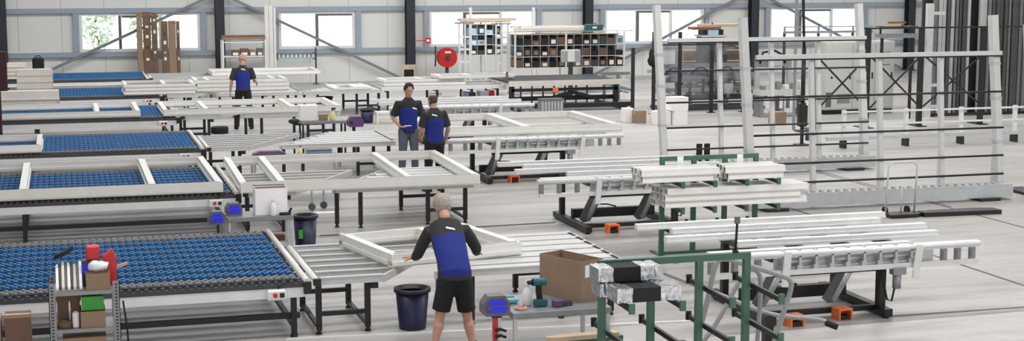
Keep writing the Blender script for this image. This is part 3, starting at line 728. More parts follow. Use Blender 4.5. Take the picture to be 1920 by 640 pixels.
# --- front tool table beside the foil packs
T1 = (3.94, 13.3, 0); TH = 0.78
worktable('small grey tool table carrying the big open carton', T1, 0.98, 0.78, TH)
t = carton('large open cardboard box on the front tool table', (4.69, 13.53, TH + 0.001), 0.29, 0.6, 0.4, math.radians(24), M_CARD, True, None, True, 0.75)
MB().box(0.05, 0.2, -0.003, -0.0005, 0.24, 0.36).build('label', M_PAPER, t)
t = thing('cordless_drill', 'dark green cordless drill standing upright on the front tool table', 'drill', (T1[0] + 0.33, T1[1] + 0.22, TH + 0.001))
MB().bev(-0.06, 0.07, -0.04, 0.04, 0.0, 0.07, 0.01).build('battery', M_TEAL, t)
MB().loft([[(x + dx, y, z) for x, y in ((-0.025, -0.02), (0.025, -0.02), (0.025, 0.02), (-0.025, 0.02))] for dx, z in ((0, 0.07), (-0.01, 0.14), (-0.01, 0.2))]).build('grip', M_RUBBER, t)
b = MB(); b.cyl((-0.07, 0, 0.235), (0.06, 0, 0.235), 0.038, 12); b.build('motor_housing', M_TEAL, t)
MB().cyl((-0.07, 0, 0.235), (-0.12, 0, 0.235), 0.028, 10, 0.018).build('chuck', M_BLACK, t)
bottle('clear spray bottle beside the drill on the front tool table', (T1[0] + 0.23, T1[1] + 0.3, TH + 0.001), 0.24)
t = thing('wipes_pack', 'pale teal pack of wipes on the front tool table', 'pack', (T1[0] + 0.02, T1[1] + 0.36, TH + 0.001), 0.1)
MB().bev(0, 0.16, 0, 0.1, 0, 0.06, 0.018).build('pack', M_TEALL, t)
MB().box(0.04, 0.12, 0.03, 0.07, 0.06, 0.066).build('lid', M_TEAL, t)
t = thing('screw_tray', 'small purple and dark tray of bits beside the big open carton', 'tray', (T1[0] + 0.45, T1[1] + 0.1, TH + 0.001), 0.3)
MB().bev(0, 0.1, 0, 0.07, 0, 0.07, 0.008).build('tray', M_PURPLE, t)
MB().box(0.1, 0.2, 0.0, 0.07, 0, 0.045).build('bits_box', M_DKGREY, t)
t = thing('tape_roll', 'flat tan ring of tape at the left of the front tool table', 'tape', (T1[0] + 0.12, T1[1] + 0.15, TH + 0.001))
MB().lathe((0, 0, 0), [(0.045, 0), (0.06, 0), (0.06, 0.02), (0.045, 0.02), (0.045, 0.0)], 18).build('roll', M_WOOD, t)
MB().lathe((0, 0, 0), [(0.04, 0.001), (0.0449, 0.001), (0.0449, 0.021), (0.04, 0.021)], 18).build('core', M_RED, t)
# caddy on clamp stand
cs = V((3.78, 13.35, 0))
t = thing('clamp_stand', 'red and black clamp stand under the blue caddy, left of the front tool table', 'stand', (cs.x, cs.y, 0))
MB().box(-0.02, 0.02, -0.015, 0.015, 0.02, 0.76).build('post', M_RED, t)
MB().box(0.025, 0.055, -0.015, 0.015, 0.02, 0.74).build('post', M_ALU, t)
MB().box(-0.1, 0.1, -0.12, 0.12, 0, 0.02).build('base', M_BLACK, t)
for z, s in ((0.62, 1), (0.5, -1), (0.56, 1), (0.4, -1)):
    b = MB(); b.tube([(0, -0.02, z), (s * 0.05, -0.03, z + 0.01), (s * 0.1, -0.03, z - 0.01)], [0.018, 0.014, 0.012], 8); b.build('clamp_handle', M_BLACK if s > 0 else M_DKRED, t)
MB().box(-0.03, 0.06, -0.03, 0.03, 0.74, 0.765).build('bracket', M_BLACK, t)
caddy('grey caddy with bright blue insert beside the person in shorts', (cs.x - 0.13, cs.y - 0.06, 0.766), 0.26, 0.14, 0.19, 0)
pl = at(1050, 612, 0.55)
t = thing('plank_trestle', 'pale wooden plank on a low green trestle under the front tool table', 'plank', (4.42, 13.12, 0), math.radians(3))
MB().box(-0.05, 0.55, -0.03, 0.03, 0.5, 0.54).build('trestle_beam', M_GREEN, t)
for x in (0.02, 0.48): MB().box(x - 0.02, x + 0.02, -0.025, 0.025, 0, 0.5).build('leg', M_GREEN, t)
MB().loft([[(x, -w_, 0.541), (x, w_, 0.541), (x, w_, 0.58), (x, -w_, 0.58)] for x, w_ in ((-0.22, 0.02), (-0.1, 0.05), (0.3, 0.06), (0.5, 0.05))]).build('plank', M_WOOD, t)
bin_('dark navy waste bin on the floor behind the legs of the person in shorts', (3.62, 16.15, 0), 0.15, 0.185, 0.46)

# --- second tool table, under the big frame
T2 = (1.97, 19.68, 0); TH2 = 0.75
worktable('steel tool table with a white box, in front of the second-row frames', T2, 0.86, 0.5, TH2)
t = carton('white open-topped box on the second tool table', (T2[0] + 0.38, T2[1] + 0.12, TH2 + 0.001), 0.42, 0.28, 0.35, 0, M_PAPER, True, None, False, 0.96)
MB().box(0.0, 0.42, 0.27, 0.34, 0.351, 0.355).build('flap', M_CARDD, t)
bottle('translucent spray bottle in front of the white open box', (T2[0] + 0.6, T2[1] + 0.05, TH2 + 0.001), 0.24)
caddy('grey and purple caddy with blue insert at the left end of the second tool table', (T2[0] + 0.0, T2[1] + 0.2, TH2 + 0.001), 0.22, 0.14, 0.16, 0, M_GREY, M_BLUEBR, M_MAGENTA)
ck = at(402, 450, 0)
t2 = thing('clamp_stand', 'thin black stand holding a caddy left of the second tool table', 'stand', (T2[0] - 0.12, T2[1] + 0.0, 0))
MB().box(-0.015, 0.015, -0.015, 0.015, 0.02, 0.68).build('post', M_BLACK, t2); MB().box(-0.09, 0.09, -0.1, 0.1, 0, 0.02).build('base', M_BLACK, t2)
caddy('grey caddy with blue insert hanging left of the second tool table', (T2[0] - 0.25, T2[1] - 0.05, 0.681), 0.22, 0.12, 0.17)
t = thing('power_screwdriver', 'black screwdriver tool lying on the second tool table', 'tool', (T2[0] + 0.68, T2[1] + 0.03, TH2 + 0.001))
MB().tube([(0, 0, 0.02), (0.15, 0.02, 0.02)], 0.02, 8).build('body', M_BLACK, t); MB().tube([(0.13, 0.02, 0.03), (0.16, 0.02, 0.09)], 0.016, 8).build('grip', M_RUBBER, t)
carton('brown carton on the floor under the second tool table', (T2[0] + 0.42, T2[1] + 0.56, 0), 0.4, 0.3, 0.4, 0, M_CARDD)
b_ = bin_('dark navy bin right of the second tool table', (3.12, 20.6, 0), 0.13, 0.16, 0.6)
MB().box(-0.12, -0.06, -0.186, -0.172, 0.3, 0.42).build('tag', M_GREENBR, b_)
# caster trolley
c0 = at(585, 395, 0)
t = thing('wheeled_trolley', 'small silver trolley on casters behind the second tool table', 'trolley', (c0.x, c0.y, 0))
for x, y in ((0, 0), (0.22, 0.15)):
    w_ = MB().cyl((x, y - 0.015, 0.06), (x, y + 0.015, 0.06), 0.06, 14).build('wheel', M_GREY, t)
    MB().box(x - 0.02, x + 0.02, y - 0.02, y + 0.02, 0.125, 0.15).build('fork', M_ALU, t)
    MB().box(x - 0.015, x + 0.015, y - 0.015, y + 0.015, 0.15, 0.5).build('upright', M_ALU, t)
b = MB(); b.box(-0.47, -0.02, -0.01, 0.01, 0.46, 0.48); b.box(-0.47, -0.02, -0.01, 0.01, 0.34, 0.36); b.box(-0.02, 0.24, 0.0, 0.15, 0.5, 0.52); b.build('rails', M_ALU, t)
MB().box(-0.52, -0.48, -0.02, 0.02, 0.0, 0.5).build('upright', M_ALU, t)
tag(MB().prism([(-0.1, -0.12), (0.3, -0.1), (0.42, 0.08), (0.0, 0.14)], 0, 0.002).build('paper_sheet', M_PAPER, None, (c0.x + 0.02, c0.y - 0.28, 0.001)), 'white sheet lying on the floor by the trolley casters', 'paper')

# --- table behind the second-row frame
T3 = (3.05, 25.85, 0)
worktable('tool table seen through the gap behind the largest white frame', T3, 1.5, 0.5, 0.74)
caddy('dark purple tool case lying open on the table behind the largest frame', (T3[0] + 0.02, T3[1] + 0.1, 0.741), 0.55, 0.2, 0.1, 0.0, M_PURPLE, M_GREY, M_MAGENTA)
bottle('pale yellow bottle with black cap behind the largest white frame', (T3[0] + 0.82, T3[1] + 0.12, 0.741), 0.2, M_YELLOW, M_BLACK, None, False)
t = thing('glass_tray', 'grey plastic tray behind the largest white frame, right of the yellow bottle', 'tray', (T3[0] + 0.95, T3[1] + 0.1, 0.741))
MB().bev(0, 0.42, 0, 0.28, 0, 0.09, 0.015).build('tray', M_BLUEGREY, t); MB().box(-0.01, 0.43, -0.01, 0.29, 0.09, 0.1).build('lid', M_GREY, t)
# --- third tool table in front of the long fourth-row frame
q3 = at(572, 243, 0); T4 = (q3.x, 33.1, 0)
T4 = (4.76, 31.65, 0)
worktable('tool table with a white carton, yellow bottle and wooden block, middle of the hall', T4, 0.95, 0.5, 0.75, 0, M_BLACK)
carton('white carton on the mid-hall tool table', (T4[0] + 0.0, T4[1] + 0.15, 0.751), 0.36, 0.3, 0.32, 0, M_PAPER, False)
carton('small tan carton next to the white one on the mid-hall tool table', (T4[0] + 0.4, T4[1] + 0.1, 0.751), 0.17, 0.15, 0.13, 0, M_CARD, False)
bottle('yellow and red bottle on the mid-hall tool table', (T4[0] + 0.68, T4[1] + 0.15, 0.751), 0.26, M_YELLOW, M_BLACK, 0.06)
s_ = thing('clamp_stand', 'black stand at the left end of the mid-hall tool table', 'stand', (T4[0] - 0.15, T4[1] + 0.1, 0))
MB().box(-0.02, 0.02, -0.02, 0.02, 0.02, 0.7).build('post', M_BLACK, s_); MB().box(-0.1, 0.1, -0.1, 0.1, 0, 0.02).build('base', M_BLACK, s_); MB().ball((0, 0, 0.755), 0.12, 0.08, 0.06).build('head', M_BLACK, s_)
s2 = thing('clamp_stand', 'black stand holding the purple caddy right of the mid-hall tool table', 'stand', (T4[0] + 1.12, T4[1] + 0.1, 0))
MB().box(-0.03, 0.03, -0.03, 0.03, 0.02, 0.6).build('post', M_BLACK, s2); MB().box(-0.12, 0.12, -0.1, 0.1, 0, 0.02).build('base', M_BLACK, s2)
for z in (0.3, 0.42): MB().tube([(0, -0.03, z), (-0.12, -0.05, z + 0.02)], 0.02, 8).build('clamp_handle', M_BLACK, s2)
caddy('purple caddy on the stand right of the mid-hall tool table', (T4[0] + 0.98, T4[1] + 0.02, 0.601), 0.34, 0.18, 0.22, 0, M_PURPLE, M_PURPLE, M_BLACK)
tag(MB().lathe((0, 0, 0), [(0.2, 0), (0.21, 0.03), (0.21, 0.14), (0.19, 0.16)], 20).build('rubber_ring', M_RUBBER, None, (at(412, 250, 0).x, at(412, 250, 0).y, 0)), 'low black round tub on the floor by the third-row roller table', 'tub')

# --- crowded shelf at the front left
SX, SY = atY(97, 549, 14.0).x, 14.0
t = thing('metal_shelf', 'crowded grey metal shelf with slotted posts at the front left', 'shelf', (SX, SY, 0))
sw, sd = 0.56, 0.42
for x in (0, sw):
    for y in (0, sd):
        b = MB(); b.box(x - 0.03, x + 0.03, y - 0.004, y + 0.004, 0, 1.16); b.box(x - 0.03 if x == 0 else x + 0.024, x - 0.024 if x == 0 else x + 0.03, y - 0.004, y + 0.04 if y == 0 else y + 0.004, 0, 1.16)
        b.mi = 1
        for i in range(37): b.box(x - 0.012, x + 0.012, y - 0.0055, y - 0.0041, 0.04 + i * 0.03, 0.056 + i * 0.03)
        b.build('post', [M_ALUD, M_DKGREY], t)
SHZ = [0.36, 0.7, 1.045]
for z in SHZ:
    MB().box(-0.02, sw + 0.02, 0.006, sd - 0.006, z, z + 0.035).build('shelf_board', M_ALUD, t)
sz = [z + 0.036 for z in SHZ]
carton('cardboard box on the lowest visible board of the front-left shelf', (SX + 0.08, SY + 0.03, sz[0]), 0.38, 0.32, 0.25, 0, M_CARD, False)
carton('open cardboard box at the right of the middle board', (SX + 0.24, SY + 0.02, sz[1]), 0.22, 0.3, 0.15, 0, M_CARD, True, None, True, 0.8)
t = carton('bright green box stacked on the open carton in the shelf', (SX + 0.25, SY + 0.05, sz[1] + 0.151), 0.2, 0.25, 0.13, 0, M_GREENBR, False, None, False)
MB().box(0.001, 0.004, 0.0, 0.25, 0.004, 0.128).build('edge_strip', M_PAPER, t)
carton('brown carton standing at the left of the middle board', (SX + 0.04, SY + 0.2, sz[1]), 0.1, 0.15, 0.27, 0, M_CARDD, False)
carton('darker brown carton beside the first one on the middle board', (SX + 0.155, SY + 0.17, sz[1]), 0.085, 0.2, 0.28, 0, M_CARDD, False)
t = thing('tape_roll', 'brown tape roll lying on the middle board of the shelf', 'tape', (SX + 0.1, SY + 0.1, sz[1]))
MB().lathe((0, 0, 0), [(0.035, 0), (0.065, 0), (0.065, 0.06), (0.035, 0.06), (0.035, 0.0)], 18).build('roll', M_CARDD, t); MB().lathe((0, 0, 0), [(0.03, 0.0005), (0.0345, 0.0005), (0.0345, 0.061), (0.03, 0.061)], 16).build('core', M_CARD, t)
t = thing('foam_tube', 'white foam tube standing between the tape roll and the open box', 'tube', (SX + 0.2, SY + 0.08, sz[1]))
MB().lathe((0, 0, 0), [(0.03, 0), (0.032, 0.01), (0.032, 0.13), (0.026, 0.14)], 14).build('body', M_PAPER, t); MB().lathe((0, 0, 0), [(0.012, 0.14), (0.012, 0.15)], 10).build('cap', M_PLASTICW, t)
for i in range(9):                       # profile offcuts leaning on the top board
    x = SX + 0.05 + i * 0.0255
    b = MB(); b.beam((0, 0.01, 0.03), (0, 0.38, 0.17 + 0.012 * (i % 3)), 0.024, 0.024); b.beam((0.0, 0.01, 0.044), (0, 0.38, 0.184 + 0.012 * (i % 3)), 0.01, 0.01)
    tag(b.build('profile_offcut', [M_PAPER, M_DKGREY, M_OFFW, M_GREY][i % 4], None, (x, SY + 0.0, sz[2] - 0.0)), 'profile offcut heaped on the front-left shelf, %s from the left' % ['first', 'second', 'third', 'fourth', 'fifth', 'sixth', 'seventh', 'eighth', 'ninth'][i], 'profile', 'profile offcuts on the shelf')
carton('open cardboard box on top of the front-left shelf at its right end', (SX + 0.3, SY + 0.02, sz[2]), 0.21, 0.15, 0.15, 0, M_CARD, True, None, True, 0.9)
b = MB(); b.ball((0.11, 0.08, 0.0), 0.1, 0.06, 0.05, 10, 6)
for i, v_ in enumerate(b.v): b.v[i] = tuple(V(v_) + V((random.uniform(-.012, .012), random.uniform(-.01, .01), random.uniform(-.008, .012))))
tag(b.build('plastic_bag', M_PLASTICW, None, (SX + 0.3, SY + 0.02, sz[2] + 0.205)), 'crumpled white plastic bag in the box on top of the front-left shelf', 'bag')
t = thing('tape_dispenser', 'red and blue dispenser on top of the front-left shelf', 'dispenser', (SX + 0.37, SY + 0.2, sz[2]))
MB().loft([[(x, y, z) for x, z in ((0, 0.0), (0.2, 0.0), (0.21, 0.25), (0.17, 0.33), (0.09, 0.27), (0.06, 0.14))] for y in (0, 0.12)]).build('body', M_RED, t)
MB().box(-0.1, 0.05, -0.005, -0.0005, 0.13, 0.21).build('side_plate', M_BLUEBR, t)
MB().bev(-0.06, 0.06, 0.0, 0.12, 0.24, 0.37, 0.012).build('red_case', M_RED, t)
MB().box(-0.1, 0.0, 0.001, 0.12, 0.0, 0.24).build('tray', M_DKGREY, t)
b = MB(); b.tube([(0, 0, 0.02), (0.07, 0.01, 0.05), (0.17, 0.02, 0.11)], [0.016, 0.022, 0.022], 8); o = tag(b.build('caulking_gun', M_RUBBER, None, (SX + 0.03, SY + 0.34, sz[2] + 0.235)), 'black caulking gun lying across the profile offcuts', 'tool')
t = thing('wood_batten', 'short wooden batten poking out at the right of the shelf top', 'wood', (SX + 0.52, SY + 0.36, sz[2]))
MB().beam((0, 0, 0.12), (0.16, 0.0, 0.17), 0.03, 0.025).build('batten', M_WOOD, t); MB().box(-0.03, 0.03, -0.03, 0.03, 0, 0.11).build('block', M_WOODD, t)
MB().tube([(SX + 0.62, SY + 0.1, 0.95), (SX + 0.65, SY + 0.1, 0.7), (SX + 0.66, SY + 0.1, 0.4), (SX + 0.63, SY + 0.1, 0.01)], 0.01, 6).build('hanging_cable', M_RUBBER)
tag(D.objects['hanging_cable'], 'black cable hanging down the right side of the front-left shelf', 'cable')
# cartons in the bottom left corner
cl = atY(8, 612, 14.2)
for lb, dx, dz, s in (('taped brown carton in the bottom left corner, right one of the top two', 0.0, 0.52, (0.23, 0.3, 0.31)), ('carton at the very left edge of the photo, top of its stack', -0.3, 0.5, (0.27, 0.3, 0.32)),
                      ('carton under the taped one at the bottom left', 0.0, 0.0, (0.23, 0.3, 0.518)), ('carton under the one at the very left edge', -0.3, 0.0, (0.27, 0.3, 0.498))):
    carton(lb, (cl.x + dx, cl.y, dz), *s, 0, M_CARDD if dx == 0 else M_CARD)

# ------------------------------------------------------------------ storage racks with parts bins (back)
def pigeon_rack(x0, Y, w, z0, tier, nt, nb, label, binlabel, blues=()):
    t = thing('pigeonhole_rack', label, 'rack', (x0, Y, 0)); d = 0.6; h = z0 + tier * nt
    for x in (0, w * (nb // 2) / nb, w):
        for y in (0, d):
            MB().box(x - 0.025, x + 0.025, y - 0.025, y + 0.025, 0.0, h + 0.06).build('post', M_ALUL, t)
    for i in range(nt + 1):
        MB().box(0.026, w - 0.026, 0.0, d, z0 + i * tier - 0.015, z0 + i * tier + 0.0).build('board', M_ALUL if i < nt else M_WOOD, t)
    b = MB()
    for i in range(1, nb): b.box(w * i / nb - 0.006, w * i / nb + 0.006, 0.03, d - 0.03, z0 + 0.001, h - 0.016)
    o = b.build('dividers', M_ALU, t)
    MB().box(0.026, w - 0.026, d - 0.02, d - 0.01, z0, h - 0.02).build('back_panel', M_BLUEGREY, t)
    for x in (0, w): MB().box(x - 0.02, x + 0.02, -0.4, d + 0.2, 0.0, 0.05).build('foot', M_ALUD, t)
    MB().box(-0.45, w + 0.35, 0.1, 0.16, h + 0.061, h + 0.1).build('top_beam', M_ALUL, t)
    proto = None
    cols = ['first', 'second', 'third', 'fourth', 'fifth', 'sixth', 'seventh', 'eighth', 'ninth', 'tenth', 'eleventh', 'twelfth', 'thirteenth', 'fourteenth']
    cw = w / nb
    for i in range(nt):
        for j in range(nb):
            hh = tier * random.choice([0.45, 0.55, 0.62, 0.72, 0.8])
            tone = M_SKYBLUE if (i, j) in blues else random.choice([M_DARKCARD, M_DARKCARD, M_CARDD, M_RUBBER, M_DKGREY])
            bx = thing('parts_bin', '%s in the %s tier of %s, %s from the left' % (binlabel, ['bottom', 'middle', 'top'][i], label, cols[j]), 'bin',
                       (x0 + cw * j + 0.03, Y + random.uniform(0.02, 0.08), z0 + i * tier + 0.001), 0, 'bins in ' + label)
            bw = cw - 0.05; b = MB()
            b.box(0, bw, 0, 0.01, 0, hh); b.box(0, 0.01, 0.01, 0.4, 0, hh); b.box(bw - 0.01, bw, 0.01, 0.4, 0, hh); b.box(0.01, bw - 0.01, 0.39, 0.4, 0, hh); b.box(0.01, bw - 0.01, 0.01, 0.39, 0, hh * 0.7)
            b.build('bin', tone, bx)
            if random.random() < 0.62:
                MB().box(bw * 0.2, bw * 0.85, -0.004, -0.0005, hh * 0.2, hh * 0.72).build('label', random.choice([M_LABEL, M_LABEL, M_CARD, M_PLASTICW]), bx)
    return t
RYf = 45.2
xa = atY(966, 100, RYf).x; xb = atY(1170, 100, RYf).x
zlow = atY(1060, 126, RYf).z; zhi = atY(1060, 64, RYf).z
pigeon_rack(xa, RYf, xb - xa, zlow, (zhi - zlow) / 3, 3, 13, 'the wide white pigeonhole rack', 'parts bin', {(2, 12), (1, 6)})
RYb = 48.0
xc = atY(881, 100, RYb).x; xd = atY(940, 100, RYb).x
z2l = atY(900, 103, RYb).z; z2h = atY(900, 46, RYb).z
pigeon_rack(xc, RYb, xd - xc, z2l, (z2h - z2l) / 3, 3, 4, 'the narrow pigeonhole rack behind', 'parts bin', {(1, 0), (1, 1), (2, 0), (2, 2)})
zt1 = zhi + 0.11; zt2 = z2h + 0.11
for i, (dx0, dx1, dy, dz) in enumerate([(0.0, 2.4, 0.1, 0), (0.3, 3.0, 0.22, 0), (0.1, 2.9, 0.36, 0), (0.2, 2.2, 0.48, 0), (0.2, 2.6, 0.16, 0.075), (0.5, 2.6, 0.3, 0.075), (0.0, 1.8, 0.43, 0.075)]):
    profile('white profile on top of the wide pigeonhole rack, %s' % ['front of the lower layer', 'second of the lower layer', 'third of the lower layer', 'back of the lower layer', 'front of the upper layer', 'middle of the upper layer', 'back of the upper layer'][i],
            xa + dx0, xa + dx1, RYf + dy, zt1 + dz, 0.09, 0.07, [M_OFFW, M_WHITE, M_ALUL][i % 3], 'profiles on top of the pigeonhole racks')
for i in range(3):
    profile('profile on top of the narrow pigeonhole rack, %s' % ['front', 'middle', 'back'][i], xc - 0.3, xc + 1.6, RYb + 0.1 + i * 0.15, zt2, 0.1, 0.08, [M_WOOD, M_OFFW, M_WHITE][i], 'profiles on top of the pigeonhole racks')
for i, px in enumerate((882, 1000)):
    q = atY(px, 40, RYb + 1.3); b = MB(); b.beam((0, 0, 0), (0.0, 0, atY(px, 14, RYb + 1.3).z), 0.09, 0.09); b.box(-0.2, 0.2, -0.2, 0.2, 0, 0.02)
    tag(b.build('storage_post', M_WHITE, None, (q.x, RYb + 1.3, 0)), 'tall white storage post behind the narrow pigeonhole rack, %s' % ['left one', 'right one'][i], 'post', 'white storage posts')
q = atY(1111, 57, RYf)
t = thing('tool_case', 'dark teal tool case on top of the wide pigeonhole rack', 'case', (q.x - 0.28, RYf - 0.17, zt1))
MB().bev(0, 0.58, 0, 0.19, 0, 0.19, 0.015).build('shell', M_TEAL, t); MB().box(0.22, 0.36, -0.004, -0.0005, 0.06, 0.12).build('label', M_PAPER, t); MB().tube([(0.2, -0.0, 0.19), (0.22, 0.1, 0.22), (0.36, 0.1, 0.22), (0.38, 0.1, 0.19)], 0.012, 6).build('handle', M_BLACK, t)
q = atY(1062, 115, RYf - 0.5)
t = thing('control_terminal', 'grey and white control terminal on a stand before the wide pigeonhole rack', 'control terminal', (q.x, RYf - 0.9, 0))
MB().bev(-0.28, 0.28, -0.15, 0.15, q.z, q.z + 0.38, 0.02).build('housing', M_MACH, t); MB().box(-0.14, 0.08, -0.157, -0.1505, q.z + 0.03, q.z + 0.35).build('front_panel', M_PAPER, t)
MB().box(-0.06, 0.06, -0.05, 0.05, 0.02, q.z).build('stand', M_DKGREY, t); MB().box(-0.25, 0.25, -0.2, 0.2, 0, 0.02).build('base', M_DKGREY, t)

# ------------------------------------------------------------------ against the back wall
def hose_reel():
    q = atY(838, 108, 51.3); t = thing('hose_reel', 'red fire hose reel on the back wall', 'hose reel', (q.x, 51.3, 0))
    z = q.z; r = 0.34
    b = MB()
    b.tube([(0, -0.12, z), (0, -0.08, z)], r, 28); b.build('disc', M_RED, t)
    MB().tube([(0, 0.08, z), (0, 0.12, z)], r, 28).build('disc', M_RED, t)
    MB().tube([(0, -0.08, z), (0, 0.08, z)], r * 0.8, 24).build('hose_coil', M_RUBBER, t)
    MB().tube([(0, -0.16, z), (0, -0.12, z)], 0.09, 14).build('hub', M_DKGREY, t)
    MB().box(-0.1, 0.12, -0.124, -0.1205, z + 0.16, z + 0.22).build('sticker', M_PAPER, t)
    b = MB(); b.box(-0.04, 0.04, 0.12, 0.6, z - 0.04, z + 0.04); b.box(-0.05, 0.05, -0.05, 0.05, 0, z - r - 0.005); b.build('bracket', M_DKGREY, t)
    MB().tube([(-0.42, 0.0, z - 0.3), (-0.40, 0, z), (-0.41, 0, z + 0.4)], 0.025, 8).build('pipe', M_DKRED, t)
hose_reel()
q = atY(787, 75, 51.7); t = thing('fire_alarm_sign', 'small red and white fire alarm sign beside the dark column', 'sign', (11.8, 51.6, q.z - 0.12))
MB().box(-0.02, 0.32, -0.015, 0.015, 0.08, 0.11).build('bracket', M_RED, t)
b = MB(); b.box(0.32, 0.5, -0.02, 0.02, 0.0, 0.2); b.build('sign_plate', M_RED, t)
MB().box(0.35, 0.46, -0.026, -0.0205, 0.06, 0.14).build('symbol', M_PAPER, t)
def tall_carton(px0, px1, pyt, Y, label, m=M_CARD):
    a = atY(px0, 100, Y); c = atY(px1, 100, Y); zt = atY(px0, pyt, Y).z
    t = thing('tall_carton', label, 'box', (a.x, Y, 0), 0, 'tall cartons by the back window')
    MB().bev(0, c.x - a.x, 0, 0.16, 0, zt, 0.01).build('carton', m, t)
    w = c.x - a.x; k = 0.9
    while k < zt - 0.2 and m == M_CARDD:
        MB().box(w * 0.3, w * 0.7, -0.003, -0.0005, k, k + random.uniform(0.05, 0.12)).build('sticker', random.choice([M_MACH, M_LABEL, M_DKGREY]), t); k += random.uniform(0.18, 0.4)
    MB().box(-0.002, w + 0.002, -0.002, 0.1, zt - 0.1, zt - 0.06).build('strap', M_WOODD, t)
tall_carton(258, 268, 23, 51.2, 'narrow tall tan carton leaning at the left window, first from the left')
tall_carton(270, 284, 23, 51.25, 'tall brown carton by the left window, second from the left', M_CARDD)
tall_carton(286, 296, 24, 51.2, 'slim tall brown carton by the left window, third from the left', M_CARDD)
tall_carton(304, 316, 40, 51.2, 'shorter tall carton by the left window, dark with stickers', M_CARDD)
tall_carton(317, 331, 39, 51.22, 'broad plain tan tall carton, right end of the group by the window')
tall_carton(332, 338, 40, 51.2, 'thin dark strip carton at the right end of the tall carton group', M_CARDD)
# standing white profile bundle
for i, px in enumerate((500, 508, 515)):
    a = atY(px, 60, 51.0); zt = atY(px, (11, 10, 14)[i], 51.0).z; b = MB()
    w_ = (0.12, 0.12, 0.07)[i]; b.box(-w_ / 2, w_ / 2, -0.06, 0.06, 0, zt); b.box(-w_ / 2 - 0.012, -w_ / 2, -0.03, 0.0, 0.02, zt - 0.02); b.box(-0.01, 0.01, -0.068, -0.06, 0.0, zt)
    tag(b.build('standing_profile', M_WHITE, None, (a.x, 51.0, 0)), 'tall white profile standing by the back wall near the shelf, %s' % ['left', 'middle', 'right'][i], 'profile', 'white profiles standing at the wall')
# shelf by the column
a = atY(418, 90, 50.6); c = atY(498, 90, 50.6); zt = atY(440, 78, 50.6).z
t = thing('metal_shelf', 'grey shelf with a brown top crate against the back wall behind the fair-haired person', 'shelf', (a.x, 50.6, 0)); w_ = c.x - a.x
for x in (0, w_):
    for y in (0, 0.5): MB().box(x - 0.03, x + 0.03, y - 0.03, y + 0.03, 0, zt + 0.05).build('post', M_ALUL, t)
for z in (0.35, zt - 0.52, zt - 0.04): MB().box(0.031, w_ - 0.031, 0, 0.5, z, z + 0.04).build('shelf_board', M_ALUL, t)
t = thing('wooden_crate', 'long brown crate on top of the back wall shelf', 'crate', (a.x + 0.0, 50.62, zt + 0.051)); MB().bev(0, w_, 0, 0.46, 0, 0.11, 0.006).build('body', M_CARD, t); MB().box(0, w_, -0.02, 0.48, 0.11, 0.14).build('lid', M_WOODD, t)
for i, (dx, s, m_) in enumerate(((0.3, 0.24, M_CARDD), (0.58, 0.26, M_CARDD), (0.88, 0.22, M_CARD), (1.12, 0.2, M_GREY))):
    t = carton('small carton on the upper board of the back wall shelf, %s from the left' % ['first', 'second', 'third', 'fourth'][i], (a.x + dx, 50.68, zt - 0.479), s, 0.25, 0.2 + 0.04 * (i % 2), 0, m_, False, 'cartons on the back wall shelf')
    MB().box(0.03, s - 0.04, -0.003, -0.0005, 0.02, 0.11).build('label', M_LABEL, t)
# green edged bottle shelf + pole
a = atY(519, 106, 51.6); c = atY(592, 106, 51.6)
t = thing('wall_shelf', 'narrow green-edged shelf of white bottles under the second window', 'shelf', (a.x, 51.55, a.z - 0.08)); MB().box(0, c.x - a.x, 0, 0.16, 0, 0.03).build('board', M_TEALL, t); MB().box(0, c.x - a.x, 0.0, 0.015, 0.16, 0.18).build('guard_rail', M_GREEN, t)
for x in (0.03, c.x - a.x - 0.03): MB().box(x - 0.02, x + 0.02, 0.16, 0.45, -0.05, 0.18).build('bracket', M_GREEN, t)
for i in range(9):
    bo = MB().lathe((0, 0, 0), [(0.035, 0), (0.038, 0.01), (0.038, 0.09), (0.018, 0.12), (0.018, 0.14)], 10).build('bottle', M_PAPER, None, (a.x + 0.08 + i * (c.x - a.x - 0.16) / 8, 51.63, a.z - 0.049))
    tag(bo, 'white bottle on the green-edged wall shelf, %s from the left' % ['first', 'second', 'third', 'fourth', 'fifth', 'sixth', 'seventh', 'eighth', 'ninth'][i], 'bottle', 'bottles on the wall shelf')
a = atY(592, 100, 51.3); t = thing('standing_pole', 'thin dark pole standing below the second window', 'pole', (a.x, 51.3, 0)); MB().box(-0.025, 0.025, -0.025, 0.025, 0.02, a.z + 0.2).build('pole', M_DKGREY, t); MB().box(-0.1, 0.1, -0.1, 0.1, 0, 0.02).build('base', M_DKGREY, t)
# stacked profiles at far left on rows 4-6
def pstack(px0, px1, pyt, pyb, Y, z0, n, label, ny=2):
    a = atY(px0, pyt, Y); c = atY(px1, pyt, Y); zt = max(a.z, z0 + 0.05); h = (zt - z0) / n
    for j in range(n):
        for i in range(ny):
            profile('%s, %s layer, %s' % (label, ['bottom', 'second', 'third', 'fourth', 'top'][j], 'front' if i == 0 else 'back'), a.x + random.uniform(-.02, .02), c.x + random.uniform(-.04, .04), Y + 0.1 + i * 0.2, z0 + j * h, 0.16, h - 0.003, M_OFFW, 'off-white profiles stacked at the far left')
pstack(30, 96, 131, 155, ROWS[4] + 0.3, TZ + 0.04, 4, 'off-white profile in the short stack on the far roller table')
pstack(10, 48, 119, 140, ROWS[5] + 0.1, TZ + 0.04, 4, 'off-white profile in the leftmost stack by the back wall')
pstack(-40, 108, 173, 190, ROWS[3] + 2.7, TZ + 0.002, 2, 'long off-white profile at the back of the fourth-row rollers')
a = atY(72, 126, ROWS[5] + 1.2)
t = thing('black_bag', 'black bag standing behind the short stack at the far left', 'bag', (a.x, ROWS[5] + 1.2, TZ + 0.002))
